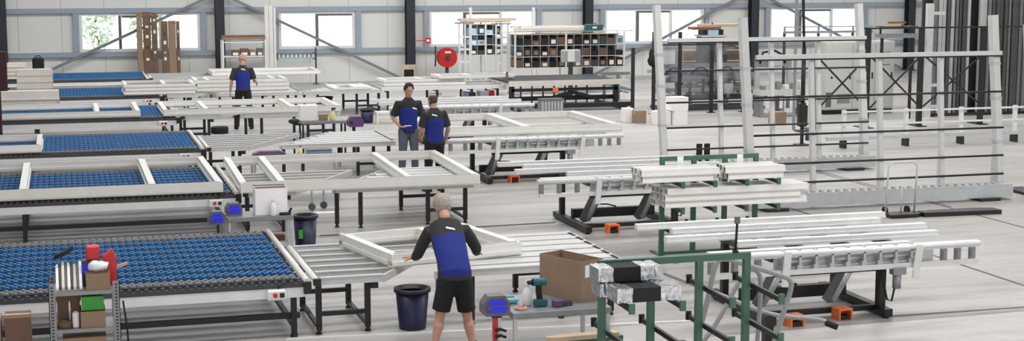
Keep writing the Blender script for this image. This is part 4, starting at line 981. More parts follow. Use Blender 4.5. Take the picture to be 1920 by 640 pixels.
MB().bev(-0.17, 0.17, -0.1, 0.1, 0, 0.6, 0.05).build('body', M_RUBBER, t); MB().tube([(-0.08, 0, 0.59), (-0.06, 0, 0.65), (0.06, 0, 0.65), (0.08, 0, 0.59)], 0.015, 6).build('handle', M_RUBBER, t)
# dark red post at the left edge
a = atY(2, 300, 31.6)
t = thing('red_post', 'dark red steel post with a cabinet at the left edge of the photo', 'post', (a.x - 0.02, 33.5, 0)); q = atY(10, 170, 33.5); q2 = atY(10, 96, 33.5)
MB().box(-0.12, 0.0, -0.08, 0.08, 0, q2.z + 0.1).build('post', M_DKRED, t); MB().bev(-0.1, 0.15, -0.14, -0.081, q.z, q2.z, 0.01).build('cabinet', M_DKRED, t); MB().box(-0.2, 0.08, -0.15, 0.15, 0, 0.015).build('base_plate', M_DKRED, t)

# ------------------------------------------------------------------ row 5 right: black lift bench and shelf beneath
a = atY(955, 160, 40.4); c = atY(1180, 152, 40.4)
t = thing('lift_bench', 'long bench with heavy black lifting base below the wide pigeonhole rack', 'workbench', (a.x, 40.4, 0)); L = c.x - a.x
MB().box(0, L, 0, 0.08, 0.66, 0.8).build('front_rail', M_OFFW, t)
MB().box(0, L - 0.4, 0.08, 2.2, 0.74, 0.8).build('deck', M_DKGREY, t); MB().box(0, 0.06, 0.3, 0.36, 0.8, 1.05).build('end_stop', M_GREY, t)
MB().box(0.1, L - 0.3, 0.1, 0.2, 0.5, 0.58).build('actuator_beam', M_BLACK, t)
MB().box(0.15, L - 0.35, 0.3, 0.42, 0.22, 0.34).build('base_beam', M_BLACK, t)
MB().box(0.6, L - 0.1, -0.55, -0.4, 0.08, 0.2).build('base_beam', M_BLACK, t)
for x in (0.12, L - 0.35):
    MB().box(x - 0.06, x + 0.06, -0.6, 1.8, 0, 0.08).build('foot', M_BLACK, t); MB().box(x - 0.06, x + 0.06, 0.1, 0.25, 0.08, 0.66).build('upright', M_BLACK, t)
b = MB(); b.beam((0.9, 0.2, 0.2), (1.9, 0.2, 0.45), 0.08, 0.1); b.beam((1.9, 0.2, 0.45), (2.7, 0.2, 0.25), 0.08, 0.1); b.build('scissor_arm', M_BLACK, t)
MB().bev(1.28, 1.44, 0.02, 0.098, 0.46, 0.6, 0.01).build('orange_motor', M_ORANGE, t)
for i in range(7): MB().box(0.5 + i * 0.33, 0.54 + i * 0.33, 0.6, 0.66, 0.08, 0.74).build('roller_post', M_ALUD, t)
# long far table edge between the fair-haired person and the lift bench
a = atY(655, 168, 40.9); c = atY(952, 155, 40.9)
t = thing('long_table', 'long pale table with black legs behind the two people talking', 'table', (a.x + 0.9, 40.9, 0)); L = c.x - a.x - 0.95
for y in (0, 0.5, 1.0, 1.5): MB().box(0, L, y, y + 0.12, 0.58, TZ + 0.03).build('support_beam', M_ALUL, t)
for x in (0.2, 1.6, 2.6, L - 0.2):
    MB().box(x - 0.03, x + 0.03, 0.14, 1.48, 0.52, 0.579).build('cross_arm', M_BLACK, t)
    for y in (0.17, 1.4): MB().box(x - 0.03, x + 0.03, y - 0.03, y + 0.03, 0, 0.52).build('leg', M_BLACK, t)
for i, (x0, w2, d2, ml) in enumerate(((1.2, 2.3, 1.1, [0.7, 1.5]), (2.4, 2.2, 1.0, [0.9]), (1.25, 2.3, 1.1, [1.1]))):
    window_frame('white frame piled on the long far table, %s' % ['bottom left one', 'bottom right one', 'top one'][i], (a.x + 0.35 + x0 * 0.55 + (0.9 if i == 1 else 0), 41.1 + 0.05 * i, TZ + 0.032 + (0.09 if i == 2 else 0) + (0.0 if i != 1 else 0.18)), 0.03 * (i - 1), w2, d2, ml, 0.12, 0.085, 'stacked white frames on the far tables')
q = atY(766, 152, 42.9); t = thing('cutout_board', 'pale wooden board with a square dark cutout above the dark-haired person\'s head', 'board', (q.x, 42.9, 0))
b = MB(); zz = atY(766, 150, 42.9).z; MB().box(-0.04, 0.04, 0, 0.02, 0.0, zz - 0.03).build('stand', M_BLACK, t); b.box(-0.21, 0.21, 0, 0.02, zz - 0.03, zz); b.box(-0.21, 0.21, 0, 0.02, zz + 0.3, zz + 0.44); b.box(-0.21, -0.13, 0, 0.02, zz, zz + 0.3); b.box(0.16, 0.21, 0, 0.02, zz, zz + 0.3); b.build('board', M_WOOD, t)
MB().box(-0.128, 0.158, 0.02, 0.03, zz + 0.0, zz + 0.3).build('backing', M_RUBBER, t)
# goods under the long table
a = atY(826, 186, 40.2); c = atY(985, 186, 40.2)
t = thing('low_shelf', 'low shelf with boxes under the long far table', 'shelf', (a.x, 41.3, 0)); L = c.x - a.x
MB().box(0, L, 0, 0.6, 0.12, 0.16).build('board', M_ALUL, t); 
for x in (0.03, L - 0.03): MB().box(x - 0.02, x + 0.02, 0.02, 0.58, 0, 0.12).build('leg', M_ALUD, t)
for i, (dx, w2, h2, m_, nm) in enumerate(((0.0, 0.3, 0.32, M_PAPER, 'white'), (0.4, 0.35, 0.2, M_CARD, 'torn tan'), (0.95, 0.12, 0.34, M_BLUEGREY, 'blue-grey'), (1.15, 0.12, 0.32, M_RUBBER, 'black'), (1.4, 0.25, 0.35, M_MACH, 'pale grey'), (1.72, 0.1, 0.36, M_RED, 'narrow red'), (1.95, 0.3, 0.2, M_WOOD, 'pale tan'), (2.28, 0.32, 0.34, M_CARD, 'square brown'))):
    if dx + w2 < L - 0.02: carton('%s box on the low shelf under the long far table' % nm, (a.x + dx + 0.03, 41.33, 0.161), w2, 0.4, h2 - 0.04, 0, m_, False, 'boxes on the low shelf')
# bins and small table around the far benches
q = at(690, 231, 0); bin_('small dark bin behind the dark-haired person, under the far bench', (q.x, q.y + 0.1, 0), 0.15, 0.17, 0.36)
q = at(616, 217, 0); bin_('dark blue bin under the fifth-row slatted table', (q.x, 41.0, 0), 0.2, 0.22, 0.46)
q = at(694, 231, 0); t = thing('small_bench', 'small white bench right of the dark bin behind the dark-haired person', 'bench', (q.x + 0.1, q.y - 0.35, 0))
MB().box(0, 0.5, 0, 0.3, 0.26, 0.31).build('top', M_WHITE, t)
for x in (0.03, 0.47):
    for y in (0.03, 0.27): MB().box(x - 0.02, x + 0.02, y - 0.02, y + 0.02, 0, 0.26).build('leg', M_WHITE, t)
# grey ribbed cabinet
q = at(1010, 217, 0); c = at(1056, 217, 0)
t = thing('ribbed_cabinet', 'grey ribbed cabinet standing before the black lift bench', 'cabinet', (q.x, q.y - 0.2, 0)); L = c.x - q.x
MB().box(0, L, 0, 0.3, 0, 0.42).build('body', M_ALUD, t); MB().box(-0.01, L + 0.01, -0.03, 0.31, 0.42, 0.46).build('lid', M_GREY, t)
b = MB()
for i in range(7): b.box(0.03 + i * L / 7.2, 0.06 + i * L / 7.2, -0.02, -0.0005, 0.02, 0.4)
b.build('ribs', M_ALU, t)
# cartons on the floor, right
def floor_box(px0, px1, py, h, d, label, m, z=0.0, Y=None):
    q = at(px0, py, 0); c = at(px1, py, 0)
    return carton(label, (q.x, (Y or q.y), z), c.x - q.x, d, h, 0, m, False, None, m != M_PAPER)
floor_box(1172, 1190, 230, 0.36, 0.3, 'white carton left of the brown one by the tall rack post', M_PAPER)
floor_box(1193, 1214, 232, 0.32, 0.3, 'brown carton on the floor left of the tall white rack post', M_CARD)
floor_box(1230, 1262, 235, 0.34, 0.4, 'white carton at the left of the three white ones', M_PAPER)
bx = floor_box(1264, 1292, 235, 0.36, 0.4, 'lower white carton of the pair stacked right of another', M_PAPER)
q = at(1262, 235, 0); carton('upper white carton of the stacked pair on the floor', (bx.location.x - 0.08, bx.location.y, 0.362), 0.46, 0.4, 0.34, 0, M_PAPER, False)
floor_box(1450, 1478, 233, 0.3, 0.3, 'brown carton on the floor in front of the machine at right', M_CARD)
# black floor stand
for i, (px, py) in enumerate(((1244, 287), (1257, 287))):
    q = at(px, py, 0)
    t = thing('floor_screen', 'narrow black panel standing above the green rack, %s of two' % ['left', 'right'][i], 'panel', (at(1244, 288, 0).x + 0.17 * i - 0.05, 28.2, 0), 0, 'narrow black panels')
    MB().box(0, 0.12, 0, 0.03, 0.02, 0.42).build('panel', M_RUBBER, t); MB().box(-0.01, 0.13, -0.08, 0.1, 0, 0.02).build('foot', M_BLACK, t)

# ------------------------------------------------------------------ machining line in the back right
q = at(1222, 230, 0); MYa = 39.5
xl = atY(1228, 150, MYa).x; xr = atY(1425, 150, MYa).x
t = thing('machining_line', 'long grey machining line with beams and tilted blue sheets behind the white cartons', 'machine', (xl, MYa, 0)); L = xr - xl
z1 = atY(1300, 146, MYa).z
for y, zz, hh in ((0, z1 - 0.12, 0.14), (0.5, z1 + 0.12, 0.1), (0.1, z1 - 0.4, 0.1)): MB().box(0, L, y, y + 0.12, zz, zz + hh).build('beam', M_MACH if y else M_ALUD, t)
for x in (0.25, L * 0.35, L * 0.7, L - 0.15): MB().box(x - 0.06, x + 0.06, 0.14, 0.3, 0, z1 + 0.1).build('leg', M_ALUD, t)
for i in range(4):
    x = 0.1 + i * L * 0.24
    MB().beam((x, 0.6, 0.62), (x + L * 0.3, 0.45, 0.25), 0.5, 0.02).build('sheet', M_BLUEGREY if i % 2 else M_SKYBLUE, t)
for x in (0.55, L * 0.55, L * 0.78): 
    b = MB(); b.bev(x - 0.14, x + 0.14, -0.2, -0.001, z1 - 0.1, z1 + 0.12, 0.02); b.cyl((x, -0.1, z1 + 0.12), (x, -0.1, z1 + 0.25), 0.05, 10); b.build('tool_head', M_ALUD, t)
MB().box(0, L, -0.5, -0.3, 0.3, 0.42).build('black_bed', M_BLACK, t); MB().box(0.1, L - 0.1, -0.55, 0.6, 0.0, 0.07).build('plinth', M_DKGREY, t)
for x in (0.3, L - 0.3): MB().box(x - 0.05, x + 0.05, -0.45, -0.35, 0.07, 0.3).build('bed_leg', M_BLACK, t)
for i in range(8):
    x = 0.2 + i * (L - 0.4) / 7; MB().box(x - 0.03, x + 0.03, -0.15, -0.09, 0.42, z1 - 0.13 + 0.1 * (i % 2)).build('guide_rod', M_DKGREY if i % 3 else M_BLACK, t)
for i in range(3): MB().tube(smooth([V((0.3 + i * 0.8, 0.05, z1 + 0.1)), V((0.5 + i * 0.8, -0.05, z1 + 0.28)), V((0.75 + i * 0.8, 0.0, z1 + 0.2)), V((0.85 + i * 0.8, 0.05, z1 - 0.2))]), 0.03, 6).build('cable_loop', M_RUBBER, t)
MB().box(0.2, L - 0.2, 0.65, 0.75, 0.9, z1 + 0.35).build('rear_guard', M_ALUD, t)
MB().box(L * 0.62, L * 0.62 + 0.28, -0.24, -0.21, 0.42, 0.7).build('screen', M_CABINET, t)
a = atY(1172, 190, 40.6); c = atY(1228, 190, 40.6)
t = thing('infeed_conveyor', 'sloping blue-grey infeed conveyor beside the black lift bench', 'conveyor', (a.x, 42.4, 0)); L = c.x - a.x
for y in (0, 0.5, 1.0): MB().beam((0, y, 0.55), (L, y - 0.1, 0.3), 0.12, 0.08).build('bed_beam', M_BLUEGREY if y != 0.5 else M_DKGREY, t)
for x in (0.1, L * 0.6): MB().box(x - 0.04, x + 0.04, 0.2, 0.28, 0, 0.75).build('leg', M_ALUD, t)
MB().box(0, L, 0.2, 0.3, 0.751, 0.84).build('side_beam', M_ALUD, t)
# guard fence
FYf = 38.2
a0 = atY(1187, 100, FYf).x
t = thing('guard_fence', 'black guard fence with clear screens around the machining line', 'fence', (a0, FYf, 0))
for i, px in enumerate((1187, 1226, 1275, 1335, 1395)):
    x = atY(px, 100, FYf).x - a0; zt = atY(px, (90, 60, 60, 95, 95)[i], FYf).z
    o = MB().box(x - 0.04, x + 0.04, -0.04, 0.04, 0.02, zt).build('post', M_BLACK, t); MB().box(x - 0.1, x + 0.1, -0.1, 0.1, 0, 0.02).build('base_plate', M_BLACK, o)
pxs = [1226, 1275, 1335, 1395]
for i in range(3):
    xa2 = atY(pxs[i] + 4, 100, FYf).x - a0; xb2 = atY(pxs[i + 1] - 4, 100, FYf).x - a0
    MB().box(xa2, xb2, -0.006, 0.006, 0.4, 1.85).build('clear_screen', M_CLEAR, t)
    for z in (0.36, 1.85): MB().box(xa2 - 0.02, xb2 + 0.02, -0.02, 0.02, z, z + 0.04).build('rail', M_BLACK, t)
# coat on the fence
a = atY(1226, 107, FYf - 0.1)
b = MB(); b.ball((0, 0, 0), 0.2, 0.1, 0.27, 12, 8)
for i, v_ in enumerate(b.v): b.v[i] = (v_[0] * (1.15 if v_[2] < 0 else 0.8) + random.uniform(-.03, .03), v_[1], v_[2] + random.uniform(-.02, .02))
tag(b.build('hung_jacket', M_RUBBER, None, (a.x, FYf - 0.16, a.z)), 'black jacket hung on a guard fence post', 'jacket')
# pallet stacks on blocks behind the fence
def goods(px0, px1, pyt, pyb, Y, m_, label, nm='wrapped_pallet', cat='pallet load'):
    a = atY(px0, pyt, Y); c = atY(px1, pyb, Y); t = thing(nm, label, cat, (a.x, Y, 0)); w2 = c.x - a.x; zt = a.z
    MB().bev(0, w2, 0, 0.7, 0.141, zt, 0.02).build('load', m_, t)
    for k in range(3): MB().box(0, w2, 0.05 + k * 0.25, 0.15 + k * 0.25, 0.12, 0.14).build('deck_board', M_WOOD, t); MB().box(0.05 + k * (w2 - 0.2) / 2, 0.15 + k * (w2 - 0.2) / 2, 0.02, 0.68, 0.0, 0.12).build('pallet_block', M_WOOD, t)
    b = MB(); k = 0.35
    while k < zt - 0.15: b.box(-0.004, w2 + 0.004, -0.006, -0.0005, k, k + 0.03); k += 0.33
    b.build('straps', M_PLASTICW, t)
goods(1282, 1318, 95, 140, 44, M_CARD, 'wrapped brown pallet load behind the guard fence, left one')
goods(1322, 1356, 92, 140, 44, M_MACH, 'grey wrapped pallet load behind the guard fence, middle one')
goods(1364, 1396, 72, 140, 44, M_CARDD, 'brown stacked load behind the guard fence, right one')
a = atY(1320, 70, 42.4); c = atY(1360, 70, 42.4)
t = thing('machine_tower', 'grey machine tower with a black top bearing the wooden boards', 'machine', (a.x, 42.4, 0)); w2 = c.x - a.x
MB().bev(0, w2, 0, 0.6, 0.0, a.z, 0.02).build('housing', M_DKGREY, t); MB().box(-0.05, w2 + 0.05, -0.03, 0.63, a.z + 0.001, a.z + 0.06).build('cap', M_OFFW, t); zt = a.z + 0.061
MB().box(0.02, 0.15, 0.1, 0.5, zt, zt + 0.16).build('bearer', M_BLACK, t); MB().box(w2 - 0.16, w2 - 0.02, 0.1, 0.5, zt, zt + 0.16).build('bearer', M_BLACK, t); MB().box(0.17, w2 - 0.18, 0.1, 0.5, zt, zt + 0.15).build('white_box', M_SKYBLUE, t)
a2 = atY(1303, 48, 42.4)
t = thing('wooden_boards', 'stack of wooden boards on top of the machine tower', 'boards', (a2.x, 42.45, zt + 0.161))
for k in range(2): MB().box(0.0 + 0.3 * k, 0.9 + 0.68 * k, 0.05, 0.5, 0.0 + 0.081 * k, 0.08 + 0.081 * k).build('board', M_WOOD if k else M_WOODD, t)
MB().box(0.62, 0.66, 0.1, 0.14, -0.001 + 0.162, 0.22).build('nail_block', M_RED, t)
# pale work machine left of cabinets
a = atY(1432, 230, 36.4); c = atY(1516, 230, 36.4)
t = thing('copy_router', 'pale grey machine with clutter left of the big control cabinet', 'machine', (a.x, 36.6, 0)); L = c.x - a.x
z1 = atY(1470, 168, 36.6).z; z2 = atY(1470, 120, 36.6).z
MB().box(0, L, 0, 0.5, z1 - 0.16, z1).build('table', M_CABINET, t)
for x in (0.06, L * 0.5, L - 0.06): MB().box(x - 0.05, x + 0.05, 0.05, 0.45, 0.06, z1 - 0.16).build('leg', M_ALUD, t)
MB().box(-0.02, L + 0.02, -0.05, 0.5, 0, 0.06).build('base', M_ALUD, t)
for i in range(6):
    x = 0.1 + i * (L - 0.2) / 5; b = MB(); b.bev(x - 0.06, x + 0.06, 0.02, 0.2, z1 + 0.001, z1 + 0.12 + 0.05 * (i % 3), 0.01); b.build('clamp', M_ALUL if i % 2 else M_ALUD, t)
MB().box(0, L * 0.8, 0.35, 0.45, z2 - 0.1, z2 + 0.12).build('gantry_beam', M_ALUD, t)
for x in (0.05, L * 0.75): MB().box(x - 0.05, x + 0.05, 0.3, 0.44, z1 + 0.001, z2 - 0.1).build('gantry_post', M_MACH, t)
MB().tube([(0.1, 0.3, z2), (0.15, 0.25, z2 + 0.3), (0.5, 0.25, z2 + 0.34), (0.8, 0.3, z2 + 0.2), (0.85, 0.34, z2)], 0.03, 8).build('hose', M_RUBBER, t)
MB().bev(L * 0.3, L * 0.55, 0.2, 0.349, z2 - 0.08, z2 + 0.24, 0.02).build('router_head', M_MACH, t)
for i in range(5): MB().box(0.15 + i * 0.2, 0.24 + i * 0.2, 0.0, 0.04, z1 - 0.5, z1 - 0.2).build('valve', M_GREY if i % 2 else M_ALUL, t)
# control cabinet
a = at(1545, 221, 0)
CYf = 36.8; xa_ = atY(1546, 150, CYf).x; xb_ = atY(1676, 150, CYf).x; zt = atY(1600, 78, CYf).z
t = thing('control_cabinet', 'large pale grey three-door electrical cabinet behind the glazing racks', 'cabinet', (xa_, CYf, 0)); L = xb_ - xa_
MB().bev(0, L, 0, 0.5, 0.12, zt, 0.01).build('body', M_CABINET, t); MB().box(0.02, L - 0.02, 0.02, 0.48, 0, 0.12).build('plinth', M_RUBBER, t)
for i in range(3):
    x0 = [0.02, L * 0.4, L * 0.72][i]; x1 = [L * 0.39, L * 0.71, L - 0.02][i]
    dd = MB().box(x0, x1, -0.02, -0.0005, 0.16, zt - 0.05).build('door', M_CABINET, t)
    MB().box(x1 - 0.09, x1 - 0.06, -0.045, -0.0205, 0.95, 1.12).build('handle', M_RUBBER, dd)
MB().box(L * 0.18, L * 0.36, -0.026, -0.0205, 0.3, 0.55).build('vent', M_ALUD, t); MB().box(0.04, 0.2, -0.026, -0.0205, 0.2, 0.6).build('vent', M_GREY, t); MB().cyl((0.2, -0.03, 1.0), (0.2, -0.0205, 1.0), 0.03, 10).build('lock', M_RUBBER, t)
for k in (zt - 0.12, zt - 0.45): MB().box(L * 0.78, L * 0.93, -0.024, -0.0205, k - 0.2, k - 0.17).build('vent_slot', M_ALUD, t)
# overhead gantry frame behind the glazing racks
GY = 37.4
a = atY(1470, 60, GY); c = atY(1600, 60, GY)
t = thing('tube_frame', 'grey tube frame over the pale machine in front of the right window', 'frame', (a.x, GY, 0)); L = c.x - a.x; zt = atY(1540, 58, GY).z
MB().box(0, L + 0.6, 0, 0.06, zt - 0.06, zt).build('top_tube', M_ALUD, t); MB().box(0, L + 0.6, 0, 0.04, zt + 0.1, zt + 0.13).build('upper_rod', M_BLUEGREY, t)
for x in (0.03, L * 0.5, L): 
    MB().box(x - 0.03, x + 0.03, 0, 0.06, 0, zt - 0.06).build('upright', M_DKGREY, t); MB().box(x - 0.02, x + 0.02, 0, 0.04, zt, zt + 0.1).build('stub', M_ALUD, t)
# hanging vacuum lifter
a = at(1503, 272, 0)
t = thing('column_lifter', 'slim black lifting column with a base and tool head, right of the pale machine', 'lifting column', (a.x, a.y, 0))
zt = ROOF_Z - 0.35
MB().tube([(0, 0, 0.5), (0, 0, 2.2)], 0.05, 10).build('lift_tube', M_BLACK, t); MB().tube([(0, 0, 2.2), (-0.02, 0, 2.6), (-0.08, 0, 4.0), (-0.1, 0, zt)], 0.035, 8).build('mast', M_BLACK, t)
MB().bev(-0.1, 0.1, -0.08, 0.08, 0.42, 0.95, 0.02).build('lift_head', M_BLACK, t); MB().box(-0.14, 0.16, -0.1, 0.1, 0.3, 0.34).build('cross_plate', M_DKGREY, t)
MB().box(-0.03, 0.03, -0.03, 0.03, 0.02, 0.42).build('lower_post', M_BLACK, t); MB().box(-0.14, 0.14, -0.14, 0.14, 0, 0.02).build('base', M_BLACK, t)
MB().box(0.08, 0.16, -0.09, -0.01, 0.1, 0.28).build('valve', M_DKGREY, t); MB().box(-0.24, -0.18, -0.02, 0.02, 0.34, 3.4).build('guide_rail', M_ALUD, t)
MB().bev(0.04, 0.14, -0.1, -0.081, 0.9, 1.05, 0.006).build('yellow_tag', M_LABEL, t)

# black braced frame (right)
BY = 33.5
xs_ = [atY(px, 100, BY).x for px in (1528, 1627, 1727, 1842)]; zt = atY(1750, 51, BY).z; zc = atY(1750, 105, BY).z
t = thing('braced_frame', 'black cross-braced steel frame behind the right glazing racks', 'frame', (xs_[0], BY, 0))
for x in xs_:
    x -= xs_[0]; MB().box(x - 0.06, x + 0.06, -0.05, 0.05, 0.02, (zt - 0.03) if x > 0 else zc).build('post', M_BLACK, t); MB().box(x - 0.12, x + 0.12, -0.2, 0.4, 0, 0.02).build('foot', M_BLACK, t)
MB().box(1.2, xs_[3] - xs_[0] + 1.6, -0.03, 0.03, zt - 0.03, zt + 0.01).build('top_rail', M_BLACK, t)
for i in range(3):
    x0 = xs_[i] - xs_[0]; x1 = xs_[i + 1] - xs_[0]
    b = MB(); b.beam((x0 + 0.06, -0.07, 0.5), (x1 - 0.06, -0.07, zc), 0.03, 0.04); b.beam((x0 + 0.06, -0.1, zc), (x1 - 0.06, -0.1, 0.5), 0.03, 0.04); b.build('cross_brace', M_BLACK, t)
# light barrier behind racks
a = atY(1500, 250, 30.2)
t = thing('low_rail_fence', 'low grey double rail fence on black feet behind the glazing racks', 'fence', (16.4, 29.8, 0)); L = 6.0
for z in (0.5, 0.78): MB().box(0, L, 0, 0.03, z, z + 0.04).build('rail', M_ALUL, t)
MB().box(-0.4, L, -0.02, 0.05, 0.18, 0.26).build('kick_rail', M_ALU, t)
for x in (0.05, 1.6, 3.0, 4.4, L - 0.1): MB().box(x - 0.04, x + 0.04, -0.02 + 0.06, 0.12, 0.26, 0.84).build('post', M_ALUL, t); MB().box(x - 0.03, x + 0.03, -0.03, 0.2, 0, 0.18).build('foot', M_BLACK, t)
# dark upright profiles at the far right
UY = 35.6
xs0 = atY(1748, 100, UY).x
t = thing('profile_stand', 'dark stand at the far right holding upright grey profiles', 'rack', (xs0, UY + 0.35, 0))
MB().box(-0.1, 6.2, 0, 0.08, 0.0, 4.4).build('back_panel', M_DKGREY, t)
for x in (0.0, 2.0, 4.0, 6.0): MB().box(x - 0.05, x + 0.05, -0.5, -0.001, 0.0, 0.08).build('foot', M_BLACK, t)
pr_ = None
for i in range(46):
    if i in (9, 10): continue
    hh = random.uniform(4.3, 5.0); w2 = random.choice([0.07, 0.09, 0.1])
    b = MB(); b.box(-w2 / 2, w2 / 2, -0.05, -0.04, 0, hh); b.box(-w2 / 2, -w2 / 2 + 0.012, -0.04, 0.04, 0, hh); b.box(w2 / 2 - 0.012, w2 / 2, -0.04, 0.04, 0, hh)
    tag(b.build('upright_profile', random.choice([M_DARKPROF, M_MIDPROF, M_DARKPROF, M_MACH]), None, (xs0 + 0.06 + i * 0.125, UY + 0.02 + random.uniform(-0.03, 0.03), 0.081 if i % 16 in (0, 1) else 0.081)),
        'tall grey profile standing upright in the dense row at the far right', 'profile', 'grey profiles standing upright at the far right')
MB().box(-0.05, 6.1, -0.45, -0.25, 0.04, 0.08).build('support', M_BLACK, t)
# wood scraps and tray on a post
a = atY(1660, 50, 35.0); c = atY(1722, 50, 35.0)
t = thing('wall_tray', 'grey tray table under the wood scraps at the right column', 'tray', (a.x, 35.0, 0)); L = c.x - a.x; zt = atY(1690, 70, 35.0).z
MB().box(0, L, 0, 0.5, zt - 0.02, zt + 0.08).build('tray', M_ALUD, t); 
for x in (0.05, L - 0.05): MB().box(x - 0.03, x + 0.03, 0.2, 0.26, 0, zt - 0.02).build('post', M_BLACK, t)
MB().box(0, L, 0, 0.5, zt + 0.26, zt + 0.28).build('upper_shelf', M_BLACK, t)
for x in (0.05, L - 0.05): MB().box(x - 0.02, x + 0.02, 0.3, 0.34, zt + 0.08, zt + 0.26).build('stub', M_BLACK, t)
for i in range(5):
    b = MB(); b.beam((0, 0, 0.03), (random.uniform(0.3, 0.6), random.uniform(-.05, .1), 0.03), 0.06, 0.05)
    tag(b.build('wood_offcut', random.choice([M_WOOD, M_WOODD]), None, (a.x + 0.05 + 0.09 * i, 35.0 + 0.125 * i, zt + 0.281 + (0.06 if i == 2 else 0))), 'wood offcut in the heap at the right column, %s from the left' % ['first', 'second', 'third', 'fourth', 'fifth'][i], 'wood', 'wood offcuts on the upper shelf')

# small extras: white storage post, side frame, rack tags, clamp
q = atY(1741, 100, 35.4); zt = atY(1741, 6, 35.4).z
t = thing('white_post', 'tall white post with side arms left of the dark profile row', 'post', (q.x - 0.19, 35.1, 0))
MB().box(-0.09, 0.09, -0.06, 0.06, 0.02, zt).build('post', M_RACKW, t); MB().box(-0.2, 0.2, -0.2, 0.2, 0, 0.02).build('base_plate', M_RACKW, t)
for z in (atY(1741, 25, 35.1).z, atY(1741, 160, 35.1).z, atY(1741, 200, 35.1).z): MB().box(0.091, 0.45, -0.04, 0.04, z - 0.04, z + 0.04).build('arm', M_RACKW, t)
q = atY(858, 42, 47.4); q2 = atY(880, 42, 47.4)
t = thing('ladder_frame', 'white ladder frame at the left end of the narrow pigeonhole rack', 'frame', (q.x, 47.2, 0)); L = q2.x - q.x
for x in (0, L * 0.5, L): MB().box(x - 0.025, x + 0.025, -0.025, 0.025, 0.02, q.z - 0.04).build('upright', M_RACKW, t)
MB().box(-0.15, L + 0.1, -0.03, 0.03, q.z - 0.04, q.z).build('top_rail', M_ALUD, t); MB().box(-0.1, L + 0.1, -0.3, 0.3, 0, 0.02).build('base', M_RACKW, t)
for k in range(4): MB().box(0.026, L - 0.026, 0.026, 0.05, 0.5 + k * 0.4, 0.56 + k * 0.4).build('rung', M_PAPER, t)
for i, px in enumerate((1276, 1388)):
    q = atY(px, 283, 19.26)
    tag(MB().box(-0.045, 0.045, -0.006, -0.001, 0, 0.14).build('paper_tag', M_PAPER, None, (q.x, 19.265, 1.25)), 'white paper tag on the top rail of the loaded green rack, %s one' % ['left', 'right'][i], 'tag', 'paper tags on the green rack')
q = atY(1379, 468, 12.56)
t = thing('bar_clamp', 'thin black clamp standing up from the top rail of the foreground green rack', 'clamp', (q.x, 12.56, 1.391))
MB().tube([(0, 0, 0.02), (0.006, 0, 0.14), (0.012, 0, 0.27)], 0.012, 8).build('bar', M_RUBBER, t); MB().box(-0.02, 0.02, -0.025, 0.025, 0, 0.02).build('foot', M_RUBBER, t); MB().box(-0.01, 0.035, -0.015, 0.015, 0.27, 0.33).build('head', M_GREY, t)

q = atY(930, 62, 46.4)
lf = [o for o in COL.objects if o.name == 'ladder_frame'][0]
again(lf, 'white ladder frame at the left end of the wide pigeonhole rack', (q.x, 46.4, 0))

# ------------------------------------------------------------------ people
def limb(b, pts, ra, rb=None, side=(1, 0, 0), n=14):
    pts = [V(p) for p in pts]; rb = rb or ra; rings = []
    for i, c in enumerate(pts):
        t = (pts[min(i + 1, len(pts) - 1)] - pts[max(i - 1, 0)]).normalized()
        a = V(side); a = (a - t * a.dot(t))
        a = a.normalized() if a.length > 1e-4 else t.orthogonal().normalized()
        c2 = t.cross(a)
        rings.append([c + a * ra[i] * math.cos(2 * math.pi * k / n) + c2 * rb[i] * math.sin(2 * math.pi * k / n) for k in range(n)])
    b.loft(rings, True)
def remeshed(b, name, mats, parent, voxel, smooth_n=4, pick=None):
    me = b.mesh(name + '_raw', mats); o = D.objects.new(name, me); COL.objects.link(o)
    m = o.modifiers.new('r', 'REMESH'); m.mode = 'VOXEL'; m.voxel_size = voxel; m.use_smooth_shade = True
    s = o.modifiers.new('s', 'SMOOTH'); s.iterations = smooth_n; s.factor = 0.5
    dg = bpy.context.evaluated_depsgraph_get(); ev = o.evaluated_get(dg)
    nm = D.meshes.new_from_object(ev, depsgraph=dg); o.modifiers.clear(); o.data = nm; nm.name = name; D.meshes.remove(me)
    while len(nm.materials) < (len(mats) if isinstance(mats, (list, tuple)) else 1): nm.materials.append(None)
    for i, m_ in enumerate(mats if isinstance(mats, (list, tuple)) else [mats]): nm.materials[i] = m_
    if pick:
        nm.polygons.foreach_set('material_index', [pick(p.center) for p in nm.polygons])
    o.parent = parent
    return o
def hand(b, wrist, dirv, palm_n, s=1.0, curl=0.6, thumb_side=1):
    d = V(dirv).normalized(); nrm = V(palm_n); nrm = (nrm - d * nrm.dot(d)).normalized(); lat = d.cross(nrm) * thumb_side
    w = V(wrist)
    limb(b, [w - d * 0.02, w + d * 0.03 * s, w + d * 0.07 * s, w + d * 0.095 * s], [0.026 * s, 0.034 * s, 0.042 * s, 0.04 * s], [0.021 * s, 0.018 * s, 0.016 * s, 0.013 * s], lat)
    for i, (off, L) in enumerate(((0.033, 0.07), (0.011, 0.078), (-0.011, 0.072), (-0.033, 0.056))):
        p = w + d * 0.088 * s + lat * off * s; dd = (d + lat * off * 2.0).normalized(); pts = [p]
        for k in range(3):
            ang = curl * (0.5 + 0.55 * k); q = (dd * math.cos(ang) + nrm * math.sin(ang)).normalized()
            pts.append(pts[-1] + q * L * s * (0.45, 0.32, 0.25)[k])
        limb(b, pts, [0.0105 * s, 0.0098 * s, 0.009 * s, 0.0075 * s], None, lat, 8)
    p = w + d * 0.03 * s + lat * 0.03 * s; td = (d * 0.6 + lat * 0.8 + nrm * 0.25).normalized(); td2 = (d * 0.95 + lat * 0.25 + nrm * 0.35).normalized()
    limb(b, [p - lat * 0.012, p + td * 0.034 * s, p + td * 0.034 * s + td2 * 0.03 * s, p + td * 0.034 * s + td2 * 0.052 * s], [0.015 * s, 0.0125 * s, 0.011 * s, 0.008 * s], None, nrm, 8)

